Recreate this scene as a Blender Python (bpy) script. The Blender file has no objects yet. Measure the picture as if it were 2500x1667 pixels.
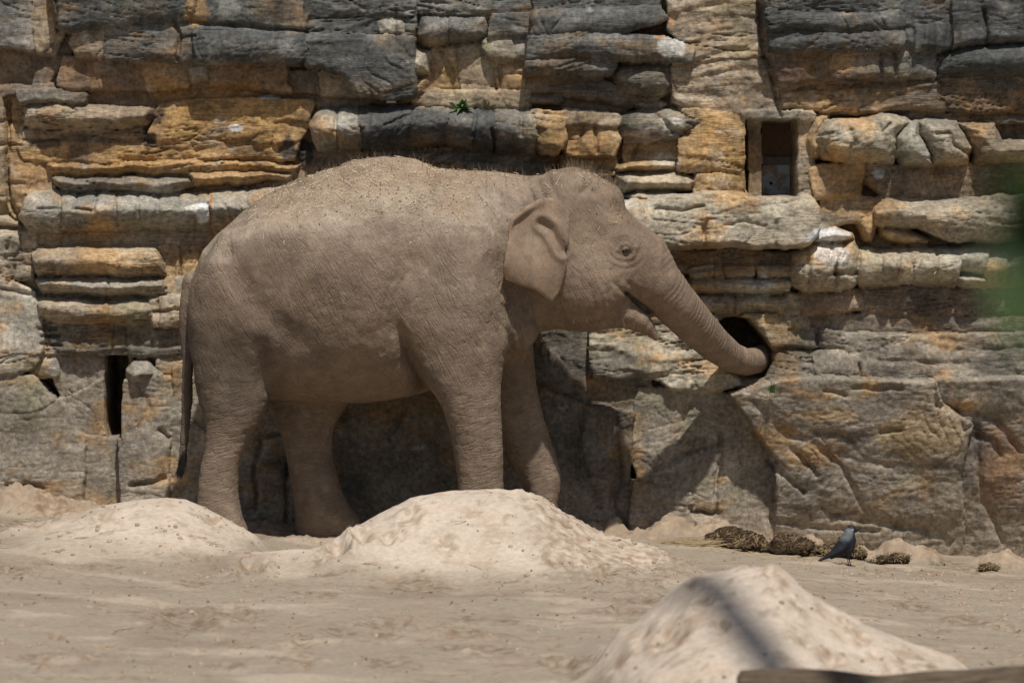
import bpy, bmesh, math, random
import numpy as np
from mathutils import Vector, Matrix

# ------------------------------------------------------------------ camera, world, sun, exposure
sc = bpy.context.scene
CAM = (0.0, -24.0, 2.2); TILT = 0.0418; FPX = 9552.0      # focal length in photo pixels (2500 wide)
cam_d = bpy.data.cameras.new('camera'); cam = bpy.data.objects.new('camera', cam_d)
sc.collection.objects.link(cam); sc.camera = cam
cam.location = CAM; cam.rotation_euler = (math.pi/2 - TILT, 0, 0)
cam_d.sensor_width = 36.0; cam_d.lens = 36.0*FPX/2500.0
cam_d.clip_start = 0.1; cam_d.clip_end = 2000
cam_d.dof.use_dof = True; cam_d.dof.focus_distance = 23.75; cam_d.dof.aperture_fstop = 2.8

SUN_EL, SUN_AZ = math.radians(62), math.radians(14)      # azimuth: to the right of the camera's back
world = bpy.data.worlds.new('World'); sc.world = world; world.use_nodes = True
wn = world.node_tree; wn.nodes.clear()
sky = wn.nodes.new('ShaderNodeTexSky'); sky.sky_type = 'NISHITA'; sky.sun_disc = False
sky.sun_elevation = SUN_EL; sky.sun_rotation = math.pi - SUN_AZ; sky.dust_density = 2.0
bg = wn.nodes.new('ShaderNodeBackground'); bg.inputs[1].default_value = 0.066
wo = wn.nodes.new('ShaderNodeOutputWorld')
wn.links.new(sky.outputs[0], bg.inputs[0]); wn.links.new(bg.outputs[0], wo.inputs[0])
sd = bpy.data.lights.new('sun', 'SUN'); sd.energy = 4.25; sd.angle = math.radians(1.05); sd.color = (1.0, 0.955, 0.90)
sun = bpy.data.objects.new('sun', sd); sc.collection.objects.link(sun)
sdir = Vector((math.sin(SUN_AZ)*math.cos(SUN_EL), -math.cos(SUN_AZ)*math.cos(SUN_EL), math.sin(SUN_EL)))
sun.rotation_euler = sdir.to_track_quat('Z', 'Y').to_euler(); sun.location = (6, -10, 14)
sc.view_settings.view_transform = 'Standard'; sc.view_settings.look = 'None'
sc.view_settings.exposure = 0.0; sc.view_settings.gamma = 1.0
sc.view_settings.use_curve_mapping = False

random.seed(7); RNG = np.random.default_rng(11)
COL = sc.collection

# ------------------------------------------------------------------ helpers
def P(px, py, Y):
    """a photo pixel (2500 x 1667) at depth plane Y -> world x, z"""
    a = (np.asarray(px, float)-1250.0)/FPX; b = (833.5-np.asarray(py, float))/FPX
    s = (Y-CAM[1])/(math.cos(TILT)+b*math.sin(TILT))
    return a*s, CAM[2]+s*(-math.sin(TILT)+b*math.cos(TILT))
def P3(px, py, Y):
    x, z = P(px, py, Y); return Vector((float(x), float(Y), float(z)))
def tag(o, label=None, cat=None, group=None, kind=None):
    if label: o['label'] = label
    if cat: o['category'] = cat
    if group: o['group'] = group
    if kind: o['kind'] = kind
    return o
def empty(name, loc=(0, 0, 0)):
    o = bpy.data.objects.new(name, None); COL.objects.link(o); o.location = loc
    o.empty_display_size = 0.2
    return o
def mesh_np(name, V, Q, mat=None, parent=None, smooth=True, col=None, attrs=None):
    """V (n,3) array, Q (m,3 or 4) array -> mesh object; world coordinates kept when parented"""
    V = np.ascontiguousarray(V, dtype=np.float32); Q = np.ascontiguousarray(Q, dtype=np.int32)
    me = bpy.data.meshes.new(name); k = Q.shape[1]
    me.vertices.add(len(V)); me.vertices.foreach_set('co', V.ravel())
    me.loops.add(Q.size); me.loops.foreach_set('vertex_index', Q.ravel())
    me.polygons.add(len(Q)); me.polygons.foreach_set('loop_start', np.arange(0, Q.size, k, dtype=np.int32))
    try: me.polygons.foreach_set('loop_total', np.full(len(Q), k, dtype=np.int32))
    except Exception: pass
    me.polygons.foreach_set('use_smooth', np.full(len(Q), smooth, dtype=bool))
    me.update(calc_edges=True)
    if col is not None:
        at = me.color_attributes.new('Col', 'FLOAT_COLOR', 'POINT')
        c = np.ones((len(V), 4), np.float32); c[:, :3] = col
        at.data.foreach_set('color', c.ravel())
    for nm, val in (attrs or {}).items():
        at = me.attributes.new(nm, 'FLOAT', 'POINT'); at.data.foreach_set('value', np.asarray(val, np.float32))
    o = bpy.data.objects.new(name, me); COL.objects.link(o)
    if mat: me.materials.append(mat)
    if parent:
        o.parent = parent; o.matrix_parent_inverse = Matrix.Translation(-parent.location)
    return o
def bm_obj(name, bm, mat=None, parent=None, smooth=True):
    me = bpy.data.meshes.new(name); bm.normal_update(); bm.to_mesh(me); bm.free()
    for p in me.polygons: p.use_smooth = smooth
    o = bpy.data.objects.new(name, me); COL.objects.link(o)
    if mat: me.materials.append(mat)
    if parent:
        o.parent = parent; o.matrix_parent_inverse = Matrix.Translation(-parent.location)
    return o

_g2 = np.stack([np.cos(np.arange(256)*2.399963), np.sin(np.arange(256)*2.399963)], -1).astype(np.float32)
_g3 = np.random.default_rng(3).normal(size=(256, 3)); _g3 = (_g3/np.linalg.norm(_g3, axis=1, keepdims=True)).astype(np.float32)
def _hash(ix, iy, iz=0):
    n = (ix*374761393+iy*668265263+iz*1274126177) & 0xffffffff
    n = ((n ^ (n >> 13))*1103515245) & 0xffffffff
    return (n ^ (n >> 15)) & 255
def _fade(t): return t*t*t*(t*(t*6-15)+10)
from concurrent.futures import ThreadPoolExecutor
_pool = ThreadPoolExecutor(4)
def _par(fn, args):
    args = np.broadcast_arrays(*args); shp = args[0].shape; n = args[0].size
    if n < 60000: return fn(*args)
    fl = [np.ascontiguousarray(q).reshape(-1) for q in args]; k = max(8, n//65536); e = np.linspace(0, n, k+1).astype(int)
    out = np.empty(n, np.float32)
    def job(i): out[e[i]:e[i+1]] = fn(*[q[e[i]:e[i+1]] for q in fl])
    list(_pool.map(job, range(k))); return out.reshape(shp)
def _n2(x, y):
    fx = np.floor(x); fy = np.floor(y); ix = fx.astype(np.int64); iy = fy.astype(np.int64)
    dx = (x-fx).astype(np.float32); dy = (y-fy).astype(np.float32); u = _fade(dx); v = _fade(dy)
    def g(a, b):
        h = _hash(ix+a, iy+b); return _g2[h, 0]*(dx-a)+_g2[h, 1]*(dy-b)
    r0 = g(0, 0); r0 = r0+u*(g(1, 0)-r0); r1 = g(0, 1); r1 = r1+u*(g(1, 1)-r1)
    return (r0+v*(r1-r0))*1.5
def _n3(x, y, z):
    fx = np.floor(x); fy = np.floor(y); fz = np.floor(z)
    ix = fx.astype(np.int64); iy = fy.astype(np.int64); iz = fz.astype(np.int64)
    dx = (x-fx).astype(np.float32); dy = (y-fy).astype(np.float32); dz = (z-fz).astype(np.float32)
    u = _fade(dx); v = _fade(dy); w = _fade(dz)
    def g(a, b, c):
        h = _hash(ix+a, iy+b, iz+c); return _g3[h, 0]*(dx-a)+_g3[h, 1]*(dy-b)+_g3[h, 2]*(dz-c)
    def pl(c):
        r0 = g(0, 0, c); r0 = r0+u*(g(1, 0, c)-r0); r1 = g(0, 1, c); r1 = r1+u*(g(1, 1, c)-r1)
        return r0+v*(r1-r0)
    a = pl(0); return (a+w*(pl(1)-a))*1.5
def n2(x, y): return _par(_n2, (np.asarray(x, np.float64), np.asarray(y, np.float64)))
def n3(x, y, z): return _par(_n3, tuple(np.asarray(q, np.float64) for q in (x, y, z)))
def blur2(A, r, it=2):
    for _ in range(it):
        for ax in (0, 1):
            A = np.moveaxis(A, ax, 0); p = np.concatenate([np.repeat(A[:1], r+1, 0), A, np.repeat(A[-1:], r, 0)]); c = np.cumsum(p, 0, dtype=np.float64)
            A = np.moveaxis(((c[2*r+1:]-c[:-2*r-1])/(2*r+1)), 0, ax)
    return A
def fbm2(x, y, o=4, g=0.5):
    s = 0; a = 1.0; t = 0
    for i in range(o): s = s+a*n2(x*2**i+17.3*i, y*2**i-9.1*i); t += a; a *= g
    return s/t
def fbm3(x, y, z, o=3, g=0.5):
    s = 0; a = 1.0; t = 0
    for i in range(o): s = s+a*n3(x*2**i+17.3*i, y*2**i-9.1*i, z*2**i+5.7*i); t += a; a *= g
    return s/t
def sst(a, b, x):
    t = np.clip((x-a)/(b-a), 0, 1); return t*t*(3-2*t)
def poly_sdf(px, pz, poly):
    """signed distance, positive inside"""
    d = np.full(px.shape, 1e9); ins = np.zeros(px.shape, bool); n = len(poly)
    for i in range(n):
        ax, az = poly[i]; bx, bz = poly[(i+1) % n]; ex, ez = bx-ax, bz-az
        t = np.clip(((px-ax)*ex+(pz-az)*ez)/(ex*ex+ez*ez+1e-12), 0, 1)
        d = np.minimum(d, (px-ax-t*ex)**2+(pz-az-t*ez)**2)
        c = (az > pz) != (bz > pz)
        if abs(ez) > 1e-12: ins ^= c & (px < ax+ex*(pz-az)/ez)
    d = np.sqrt(d); return np.where(ins, d, -d)
def line_dist(px, pz, pts):
    d = np.full(px.shape, 1e9)
    for (ax, az), (bx, bz) in zip(pts[:-1], pts[1:]):
        ex, ez = bx-ax, bz-az
        t = np.clip(((px-ax)*ex+(pz-az)*ez)/(ex*ex+ez*ez+1e-12), 0, 1)
        d = np.minimum(d, (px-ax-t*ex)**2+(pz-az-t*ez)**2)
    return np.sqrt(d)

# ------------------------------------------------------------------ materials
class NT:
    def __init__(s, name, rough=0.9, spec=0.2):
        s.m = bpy.data.materials.new(name); s.m.use_nodes = True; s.t = s.m.node_tree; s.t.nodes.clear()
        s.b = s.n('ShaderNodeBsdfPrincipled'); o = s.n('ShaderNodeOutputMaterial'); s.l(s.b.outputs[0], o.inputs[0])
        s.b.inputs['Roughness'].default_value = rough; s.b.inputs['Specular IOR Level'].default_value = spec
        s.tc = s.n('ShaderNodeTexCoord')
    def n(s, t, **kw):
        nd = s.t.nodes.new(t)
        for k, v in kw.items(): setattr(nd, k, v)
        return nd
    def l(s, a, b): s.t.links.new(a, b)
    def mapping(s, scale=(1, 1, 1), rot=(0, 0, 0), src=None):
        m = s.n('ShaderNodeMapping'); m.inputs['Scale'].default_value = scale; m.inputs['Rotation'].default_value = rot
        s.l(src or s.tc.outputs['Object'], m.inputs[0]); return m.outputs[0]
    def rmap(s, scale, rot):
        return s.mapping(scale, (0, 0, 0), s.mapping((1, 1, 1), rot))
    def noise(s, scale, detail=4, rough=0.6, vec=None, dist=0.0):
        m = s.n('ShaderNodeTexNoise'); m.inputs['Scale'].default_value = scale; m.inputs['Detail'].default_value = detail
        m.inputs['Roughness'].default_value = rough; m.inputs['Distortion'].default_value = dist
        s.l(vec or s.tc.outputs['Object'], m.inputs['Vector']); return m.outputs[0]
    def voro(s, scale, vec=None, feature='DISTANCE_TO_EDGE'):
        m = s.n('ShaderNodeTexVoronoi'); m.feature = feature; m.inputs['Scale'].default_value = scale
        s.l(vec or s.tc.outputs['Object'], m.inputs['Vector']); return m.outputs[0]
    def math(s, op, a, b=None, clamp=False):
        m = s.n('ShaderNodeMath', operation=op); m.use_clamp = clamp
        for i, v in enumerate((a, b)):
            if v is None: continue
            if isinstance(v, (int, float)): m.inputs[i].default_value = v
            else: s.l(v, m.inputs[i])
        return m.outputs[0]
    def rng(s, v, a, b, c, d):
        m = s.n('ShaderNodeMapRange'); m.interpolation_type = 'SMOOTHSTEP'
        s.l(v, m.inputs[0])
        for i, q in enumerate((a, b, c, d)): m.inputs[i+1].default_value = q
        return m.outputs[0]
    def mix(s, f, a, b, mode='MIX'):
        m = s.n('ShaderNodeMix', data_type='RGBA', blend_type=mode)
        for i, v in ((0, f), (6, a), (7, b)):
            if isinstance(v, (int, float)): m.inputs[i].default_value = v
            elif isinstance(v, tuple): m.inputs[i].default_value = (*v, 1)
            else: s.l(v, m.inputs[i])
        return m.outputs[2]
    def attr(s, name, fac=False):
        m = s.n('ShaderNodeAttribute'); m.attribute_name = name; return m.outputs['Fac' if fac else 'Color']
    def color(s, v):
        if isinstance(v, tuple): s.b.inputs['Base Color'].default_value = (*v, 1)
        else: s.l(v, s.b.inputs['Base Color'])
    def bump(s, h, strength=0.5, dist=0.01, prev=None):
        m = s.n('ShaderNodeBump'); m.inputs['Strength'].default_value = strength; m.inputs['Distance'].default_value = dist
        s.l(h, m.inputs['Height'])
        if prev is not None: s.l(prev, m.inputs['Normal'])
        s.l(m.outputs[0], s.b.inputs['Normal']); return m.outputs[0]

def mat_rock():
    t = NT('weathered_rock', 0.92, 0.15)
    f = t.rng(t.noise(34, 8, 0.75), 0.28, 0.72, 0.55, 1.40)
    f2 = t.rng(t.noise(7, 5, 0.65), 0.3, 0.7, 0.8, 1.2)
    c = t.mix(1.0, t.attr('Col'), f, 'MULTIPLY'); c = t.mix(1.0, c, f2, 'MULTIPLY')
    t.color(c)
    b = t.bump(t.noise(22, 8, 0.66, t.mapping((1, 1, 2.6))), 0.42, 0.013)
    n_ = t.noise(1.0, 3, 0.55, t.mapping((2.6, 2.6, 34)), 0.35); ck = t.rng(t.math('ABSOLUTE', t.math('SUBTRACT', n_, 0.5)), 0, 0.035, 0, 1)
    gt = t.math('MULTIPLY', t.rng(t.noise(2.2, 3, 0.6), 0.42, 0.6, 0, 1), t.rng(t.attr('bed', True), 0.3, 0.9, 0, 1)); ck = t.math('SUBTRACT', 1.0, t.math('MULTIPLY', t.math('SUBTRACT', 1.0, ck), gt))
    b = t.bump(ck, 0.7, 0.012, b)
    t.bump(t.noise(140, 5, 0.7), 0.28, 0.003, b)
    return t.m
def mat_attr(name, rough=0.9, spec=0.2, nscale=60, lo=0.7, hi=1.3, bscale=80, bstr=0.4, bdist=0.005):
    t = NT(name, rough, spec)
    t.color(t.mix(1.0, t.attr('Col'), t.rng(t.noise(nscale, 5, 0.65), 0.25, 0.75, lo, hi), 'MULTIPLY'))
    t.bump(t.noise(bscale, 6, 0.7), bstr, bdist); return t.m
def mat_plain(name, c1, c2, scale=20, rough=0.8, spec=0.2, bstr=0.3, bdist=0.004, stretch=(1, 1, 1)):
    t = NT(name, rough, spec); v = t.mapping(stretch)
    t.color(t.mix(t.rng(t.noise(scale, 5, 0.65, v), 0.3, 0.7, 0, 1), c1, c2))
    t.bump(t.noise(scale*2, 6, 0.7, v), bstr, bdist); return t.m
M_ROCK = mat_rock()

# ------------------------------------------------------------------ the rock wall: one relief, split into its stones
WY = 1.12                                    # depth of the wall's deepest plane
GS = 0.0078
OFF = {0: (0, 0, 1.0), 1: (0, 0, 2.6133), 2: (800, 0, 2.6133), 3: (1600, 0, 2.6133), 4: (0, 500, 2.6133), 5: (1600, 500, 2.6133)}
PAL = {'grey': ((0.105, 0.104, 0.095), (0.235, 0.222, 0.188)), 'cream': ((0.455, 0.395, 0.29), (0.32, 0.265, 0.185)),
       'tan': ((0.42, 0.32, 0.205), (0.27, 0.205, 0.14)), 'ochre': ((0.47, 0.285, 0.115), (0.30, 0.175, 0.08)),
       'brown': ((0.235, 0.15, 0.088), (0.13, 0.092, 0.062)), 'dark': ((0.08, 0.064, 0.05), (0.15, 0.12, 0.09)),
       'pale': ((0.385, 0.35, 0.285), (0.27, 0.24, 0.185)), 'rock': ((0.33, 0.272, 0.20), (0.205, 0.172, 0.132)),
       'dkrock': ((0.20, 0.165, 0.125), (0.12, 0.105, 0.085)), 'rust': ((0.34, 0.19, 0.09), (0.20, 0.125, 0.075))}
# kind, region, outline (x0,y0,x1,y1 or points), protrusion, edge radius, palette, lichen, strata, bulge
S, L, B, K, F = 'rock_slab', 'rock_ledge', 'boulder', 'rock_block', 'rock_face'
PIECES = [
 # deep backing faces
 (F, 0, (-300, -400, 2800, 290), .16, .05, 'brown', .3, .6, 0),
 (F, 0, (-300, 280, 1450, 600), .12, .05, 'tan', .1, .8, 0),
 (F, 0, (1400, 270, 2800, 640), .10, .05, 'brown', .1, .6, 0),
 (F, 0, (-300, 590, 720, 900), .12, .05, 'tan', .1, .8, 0),
 (F, 0, (1300, 600, 2800, 960), .12, .05, 'dkrock', .2, .8, 0),
 # upper left: dark overhanging mass
 (S, 1, [(330, -500), (1260, -500), (1240, 60), (1180, 130), (780, 150), (620, 170), (420, 200), (350, 170)], .50, .14, 'grey', .6, .5, .04),
 (B, 1, [(1030, -60), (1240, -60), (1220, 120), (1100, 130), (1040, 60)], .40, .08, 'ochre', .1, .5, .03),
 (S, 1, [(1240, -500), (1950, -500), (1960, 100), (1930, 230), (1260, 225), (1150, 130), (1240, 100)], .46, .12, 'grey', .5, .4, .04),
 (K, 1, [(480, 200), (690, 170), (690, 345), (490, 350), (440, 280)], .38, .06, 'tan', .2, .6, .02),
 (K, 1, [(680, 160), (1180, 140), (1250, 230), (1240, 395), (1100, 385), (690, 365)], .44, .09, 'grey', .5, .8, .03),
 (K, 1, [(1240, 220), (1930, 215), (1950, 330), (1880, 400), (1700, 390), (1400, 400), (1250, 390)], .54, .10, 'grey', .7, .4, .03),
 (S, 1, [(1935, -500), (2640, -500), (2640, 90), (1940, 100)], .44, .06, 'grey', .6, 1.2, 0),
 (S, 1, [(1940, 90), (2640, 85), (2630, 240), (1945, 235)], .42, .05, 'grey', .6, 1.3, 0),
 (K, 1, [(1945, 240), (2630, 245), (2640, 610), (2480, 630), (2280, 600), (2180, 480), (1950, 420)], .50, .10, 'grey', .6, .6, .03),
 # left column
 (K, 1, (-500, -500, 175, 135), .34, .07, 'grey', .3, .6, .02), (K, 1, [(170, -500), (345, -500), (350, 150), (180, 150)], .28, .05, 'tan', .3, .4, 0),
 (K, 1, [(-500, 130), (180, 140), (195, 325), (60, 280), (-500, 250)], .36, .06, 'grey', .3, .5, .02),
 (K, 1, [(190, 150), (370, 160), (390, 210), (340, 345), (200, 335)], .26, .05, 'tan', .3, .3, 0),
 (S, 1, [(210, 345), (340, 345), (430, 220), (440, 330), (290, 570), (220, 560)], .20, .05, 'brown', .4, .2, 0),
 (F, 1, [(-500, 270), (60, 280), (200, 400), (210, 560), (-500, 560)], .02, .04, 'dark', .5, .4, 0),
 (K, 1, [(-500, 555), (330, 560), (330, 600), (-500, 620)], .24, .05, 'brown', .3, .6, 0),
 # recessed brown row under the overhang
 (K, 1, [(400, 375), (930, 375), (940, 545), (380, 560)], .30, .05, 'rust', .35, .4, 0), (K, 1, [(930, 385), (1185, 390), (1180, 545), (950, 550)], .32, .05, 'ochre', .3, .4, .02),
 (B, 1, [(1180, 400), (1250, 385), (1340, 400), (1350, 535), (1200, 545)], .36, .06, 'pale', .4, .3, .03),
 (S, 1, [(1350, 405), (1810, 420), (1800, 540), (1840, 590), (1350, 555)], .33, .05, 'rust', .2, .5, .02), (K, 1, [(1820, 470), (2030, 480), (2030, 590), (1840, 590)], .22, .04, 'dark', .3, .3, 0),
 (K, 1, [(2030, 490), (2170, 490), (2280, 620), (2050, 600)], .32, .05, 'tan', .2, .4, .02),
 # mid left ochre beds
 (K, 1, [(110, 585), (270, 590), (545, 600), (540, 645), (120, 645)], .32, .04, 'grey', .4, .6, 0),
 (S, 1, [(560, 590), (1950, 610), (2600, 640), (2600, 660), (560, 650)], .15, .03, 'brown', .3, .7, 0),
 (B, 1, [(130, 660), (560, 650), (1000, 660), (1010, 740), (940, 800), (800, 830), (560, 850), (300, 840), (120, 800)], .37, .14, 'tan', .2, 1.8, .05),
 (S, 1, [(160, 840), (560, 855), (900, 830), (960, 910), (440, 925), (170, 890)], .20, .05, 'brown', .4, 1.2, 0),
 (S, 1, [(1010, 655), (1990, 655), (1960, 760), (1730, 770), (1740, 900), (1000, 915), (960, 850), (1010, 760)], .28, .07, 'ochre', .12, 1.0, .02),
 (K, 1, [(1735, 770), (1970, 770), (1910, 880), (1750, 905)], .25, .05, 'ochre', .1, .5, 0),
 (S, 1, [(130, 920), (960, 925), (1900, 900), (1880, 1000), (1200, 1010), (540, 1030), (150, 1010)], .25, .06, 'ochre', .15, 1.1, 0),
 (L, 1, [(290, 1020), (560, 1030), (1000, 1010), (1700, 1010), (1900, 1040), (1890, 1090), (1250, 1110), (330, 1120)], .31, .10, 'ochre', .05, 1.0, .02),
 (L, 1, [(330, 1115), (760, 1125), (1200, 1110), (1240, 1170), (1100, 1225), (400, 1225), (340, 1180)], .34, .10, 'grey', .25, 1.8, .02),
 (L, 1, [(1210, 1105), (1860, 1085), (1830, 1130), (1500, 1185), (1260, 1180)], .33, .09, 'ochre', .1, 1.3, .02),
 (S, 1, [(20, 620), (120, 640), (140, 1000), (300, 1020), (340, 1220), (140, 1240), (90, 1380), (30, 1290)], .20, .06, 'ochre', .15, .7, 0),
 (S, 1, [(-500, 600), (15, 620), (25, 1300), (-500, 1380)], .24, .06, 'tan', .2, .6, 0),
 (L, 1, [(150, 1250), (220, 1225), (480, 1230), (1250, 1235), (1320, 1240), (1330, 1450), (700, 1475), (150, 1470), (110, 1390)], .47, .17, 'pale', .25, .7, .02),
 (L, 1, [(1345, 1240), (2000, 1190), (2000, 1480), (1350, 1455)], .45, .16, 'pale', .2, .6, .02),
 (S, 1, [(-500, 1380), (40, 1400), (130, 1470), (220, 1480), (210, 1660), (-500, 1700)], .26, .07, 'tan', .2, .5, .02),
 # top centre stones
 (S, 2, [(265, -500), (1310, -500), (1310, 55), (800, 70), (265, 60)], .40, .05, 'grey', .4, 1.2, 0),
 (B, 2, [(265, 100), (350, 60), (520, 65), (560, 100), (555, 270), (470, 285), (300, 270)], .44, .11, 'cream', .3, .5, .06),
 (B, 2, [(565, 80), (1000, 65), (1030, 80), (1030, 240), (800, 260), (640, 280), (560, 250)], .45, .10, 'pale', .5, .6, .04),
 (K, 2, [(1035, 75), (1300, 70), (1310, 235), (1040, 235)], .42, .07, 'grey', .5, .5, .02),
 (B, 2, [(310, 330), (360, 290), (540, 285), (660, 310), (650, 470), (480, 490), (400, 540), (350, 590), (310, 470)], .46, .13, 'cream', .2, .4, .08),
 (B, 2, [(380, 530), (480, 490), (640, 480), (650, 600), (560, 660), (480, 680), (380, 620)], .40, .10, 'ochre', .15, 2.0, .04),
 (K, 2, [(660, 300), (840, 295), (840, 560), (660, 590)], .26, .05, 'ochre', .2, .4, .02), (K, 2, [(845, 290), (1000, 280), (1040, 400), (1050, 580), (850, 600)], .27, .05, 'tan', .2, .5, .02),
 (K, 2, [(1000, 255), (1170, 250), (1190, 370), (1100, 385), (1030, 350)], .38, .06, 'cream', .2, .4, .03), (K, 2, [(1175, 250), (1280, 255), (1275, 370), (1195, 370)], .36, .05, 'pale', .3, .4, .02),
 (K, 2, [(1060, 390), (1275, 385), (1280, 585), (1100, 580)], .30, .06, 'ochre', .1, .4, .02), (S, 2, [(560, 600), (1290, 600), (1290, 690), (560, 690)], .30, .05, 'tan', .2, .9, 0),
 (S, 2, [(1310, -500), (2110, -500), (2110, 60), (1310, 70)], .45, .05, 'grey', .5, .8, 0), (S, 2, [(1310, 70), (2110, 60), (2150, 110), (1900, 200), (1750, 235), (1310, 235)], .52, .10, 'grey', .6, .5, .03),
 (S, 2, [(1285, 245), (1900, 235), (2120, 230), (2330, 300), (2330, 375), (1290, 380)], .54, .09, 'grey', .55, .6, .03), (S, 2, [(1290, 385), (1850, 385), (1800, 470), (1640, 505), (1400, 500), (1280, 480)], .50, .10, 'grey', .5, .8, .03),
 (B, 2, [(1820, 450), (1880, 395), (2210, 390), (2220, 560), (2100, 640), (1900, 600), (1820, 540)], .46, .12, 'tan', .5, 1.0, .03),
 (S, 2, [(1290, 505), (1700, 515), (1830, 560), (1950, 620), (2150, 660), (2100, 700), (1500, 620), (1290, 590)], .32, .07, 'dark', .3, 1.4, .02),
 (B, 2, [(1265, 650), (1320, 615), (1470, 620), (1510, 660), (1480, 688), (1300, 685)], .40, .06, 'grey', .3, .3, .04),
 # long rounded ledge over the elephant's back
 (L, 2, [(-110, 780), (-80, 715), (-30, 690), (200, 680), (205, 920), (100, 945), (-60, 930)], .52, .15, 'pale', .35, .5, .04),
 (L, 2, [(210, 690), (770, 695), (760, 915), (350, 930), (215, 930)], .53, .15, 'grey', .6, .5, .03), (L, 2, [(775, 695), (1050, 695), (1060, 940), (930, 930), (780, 905)], .52, .15, 'grey', .6, .5, .03),
 (L, 2, [(1055, 695), (1310, 715), (1340, 880), (1330, 960), (1070, 945)], .50, .14, 'grey', .35, .5, .03),
 (K, 2, [(1320, 725), (1500, 740), (1510, 900), (1450, 975), (1370, 960), (1330, 850)], .45, .10, 'ochre', .15, 1.0, .04),
 (S, 2, [(1515, 720), (1860, 740), (1860, 810), (1520, 795)], .34, .05, 'tan', .35, .6, 0), (S, 2, [(1515, 800), (1830, 815), (1860, 880), (1820, 980), (1520, 970)], .30, .06, 'ochre', .3, .7, .02),
 (S, 2, [(200, 940), (760, 930), (1340, 975), (1500, 980), (1480, 1060), (1220, 1085), (800, 1030), (200, 1010)], .20, .05, 'dark', .1, 2.2, 0),
 (S, 2, [(-200, 960), (200, 945), (210, 1200), (-200, 1200)], .18, .04, 'brown', .1, 1.4, 0),
 (S, 2, [(1500, 985), (1830, 985), (1840, 1090), (1500, 1095)], .22, .05, 'ochre', .35, .8, 0), (S, 2, [(1100, 1080), (1830, 1090), (1900, 1300), (1100, 1300)], .16, .05, 'dark', .3, 1.2, 0),
 # craggy stack left of the hatch
 (B, 2, [(1850, 800), (1880, 730), (1990, 710), (2200, 690), (2420, 720), (2440, 800), (2330, 850), (2240, 905), (2080, 880), (1960, 880), (1880, 870)], .46, .10, 'cream', .5, 2.0, .05),
 (S, 2, [(1900, 890), (2250, 905), (2260, 1000), (1900, 1010)], .22, .05, 'ochre', .3, .8, 0), (B, 2, [(1840, 1050), (1930, 1010), (2220, 1010), (2220, 1085), (1850, 1090)], .40, .08, 'ochre', .25, .8, .03),
 (B, 2, [(1840, 1100), (2090, 1090), (2200, 1085), (2350, 1140), (2330, 1225), (2060, 1210), (1900, 1225), (1850, 1180)], .45, .10, 'cream', .35, 1.2, .04), (B, 2, [(1920, 1255), (1980, 1225), (2200, 1235), (2270, 1265), (2150, 1295), (1960, 1290)], .46, .06, 'cream', .3, .8, .04),
 (S, 3, [(150, 870), (260, 830), (300, 760), (170, 690), (420, 675), (520, 700), (560, 760), (560, 1080), (320, 1090), (150, 1080)], .42, .08, 'ochre', .1, .8, .03), (K, 3, [(260, 1095), (560, 1085), (555, 1240), (260, 1250)], .40, .06, 'ochre', .1, .5, .02),
 # smooth panel with fine bedding cracks
 (S, 3, [(90, -500), (660, -500), (690, 350), (330, 360), (220, 370), (210, 290), (90, 180)], .40, .06, 'tan', .3, 1.6, .0), (S, 3, [(130, 385), (330, 365), (715, 355), (790, 700), (780, 740), (560, 720), (130, 650)], .38, .06, 'tan', .3, 1.5, .0),
 # upper right dark slabs
 (S, 3, [(715, -500), (1560, -500), (1560, 60), (900, 70), (715, 40)], .56, .07, 'grey', .7, .8, .02), (S, 3, [(720, 70), (1560, 65), (1570, 175), (730, 190)], .60, .09, 'grey', .7, 1.0, .03), (S, 3, [(735, 195), (1565, 180), (1570, 310), (900, 330), (740, 325)], .58, .09, 'grey', .6, .9, .03),
 (S, 3, [(1565, -500), (1900, -500), (1900, 160), (1580, 170)], .54, .07, 'grey', .5, .6, .02), (S, 3, [(1905, -500), (2900, -500), (2900, 240), (2150, 250), (1910, 290)], .56, .09, 'grey', .7, .6, .03),
 (K, 3, [(1580, 185), (1665, 175), (1665, 310), (1580, 315)], .52, .06, 'grey', .6, .5, .02), (K, 3, [(1672, 175), (1895, 165), (1895, 290), (1820, 320), (1672, 315)], .56, .08, 'grey', .8, .4, .03),
 (S, 3, [(725, 335), (1130, 335), (1130, 500), (900, 540), (780, 545), (740, 440)], .48, .07, 'brown', .3, .7, .02), (S, 3, [(1135, 335), (1600, 335), (1600, 495), (1400, 500), (1135, 510)], .50, .08, 'tan', .5, .9, .03),
 (K, 3, [(1605, 335), (1785, 330), (1790, 490), (1605, 495)], .48, .06, 'pale', .5, .6, .02), (B, 3, [(1790, 350), (1900, 300), (2150, 270), (2900, 250), (2900, 500), (1800, 505)], .58, .12, 'grey', .7, .6, .04),
 (S, 3, [(790, 550), (1240, 520), (1300, 660), (1290, 690), (800, 695)], .38, .07, 'ochre', .25, 1.2, .02), (S, 3, [(1250, 515), (1830, 515), (1850, 700), (1310, 700)], .40, .07, 'brown', .4, 1.2, .02), (S, 3, [(1840, 515), (2900, 510), (2900, 690), (1860, 700)], .40, .08, 'brown', .35, 1.2, .03),
 # hatch surround
 (K, 3, [(560, 715), (800, 735), (1010, 730), (1000, 768), (575, 772)], .40, .03, 'pale', .3, .5, 0), (K, 3, [(900, 772), (1030, 735), (1000, 1050), (995, 1255), (900, 1260)], .38, .05, 'tan', .4, .6, 0),
 (B, 3, [(960, 900), (1010, 740), (1080, 705), (1140, 720), (1110, 800), (1050, 1010), (990, 1020)], .46, .08, 'ochre', .1, .6, .05),
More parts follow.
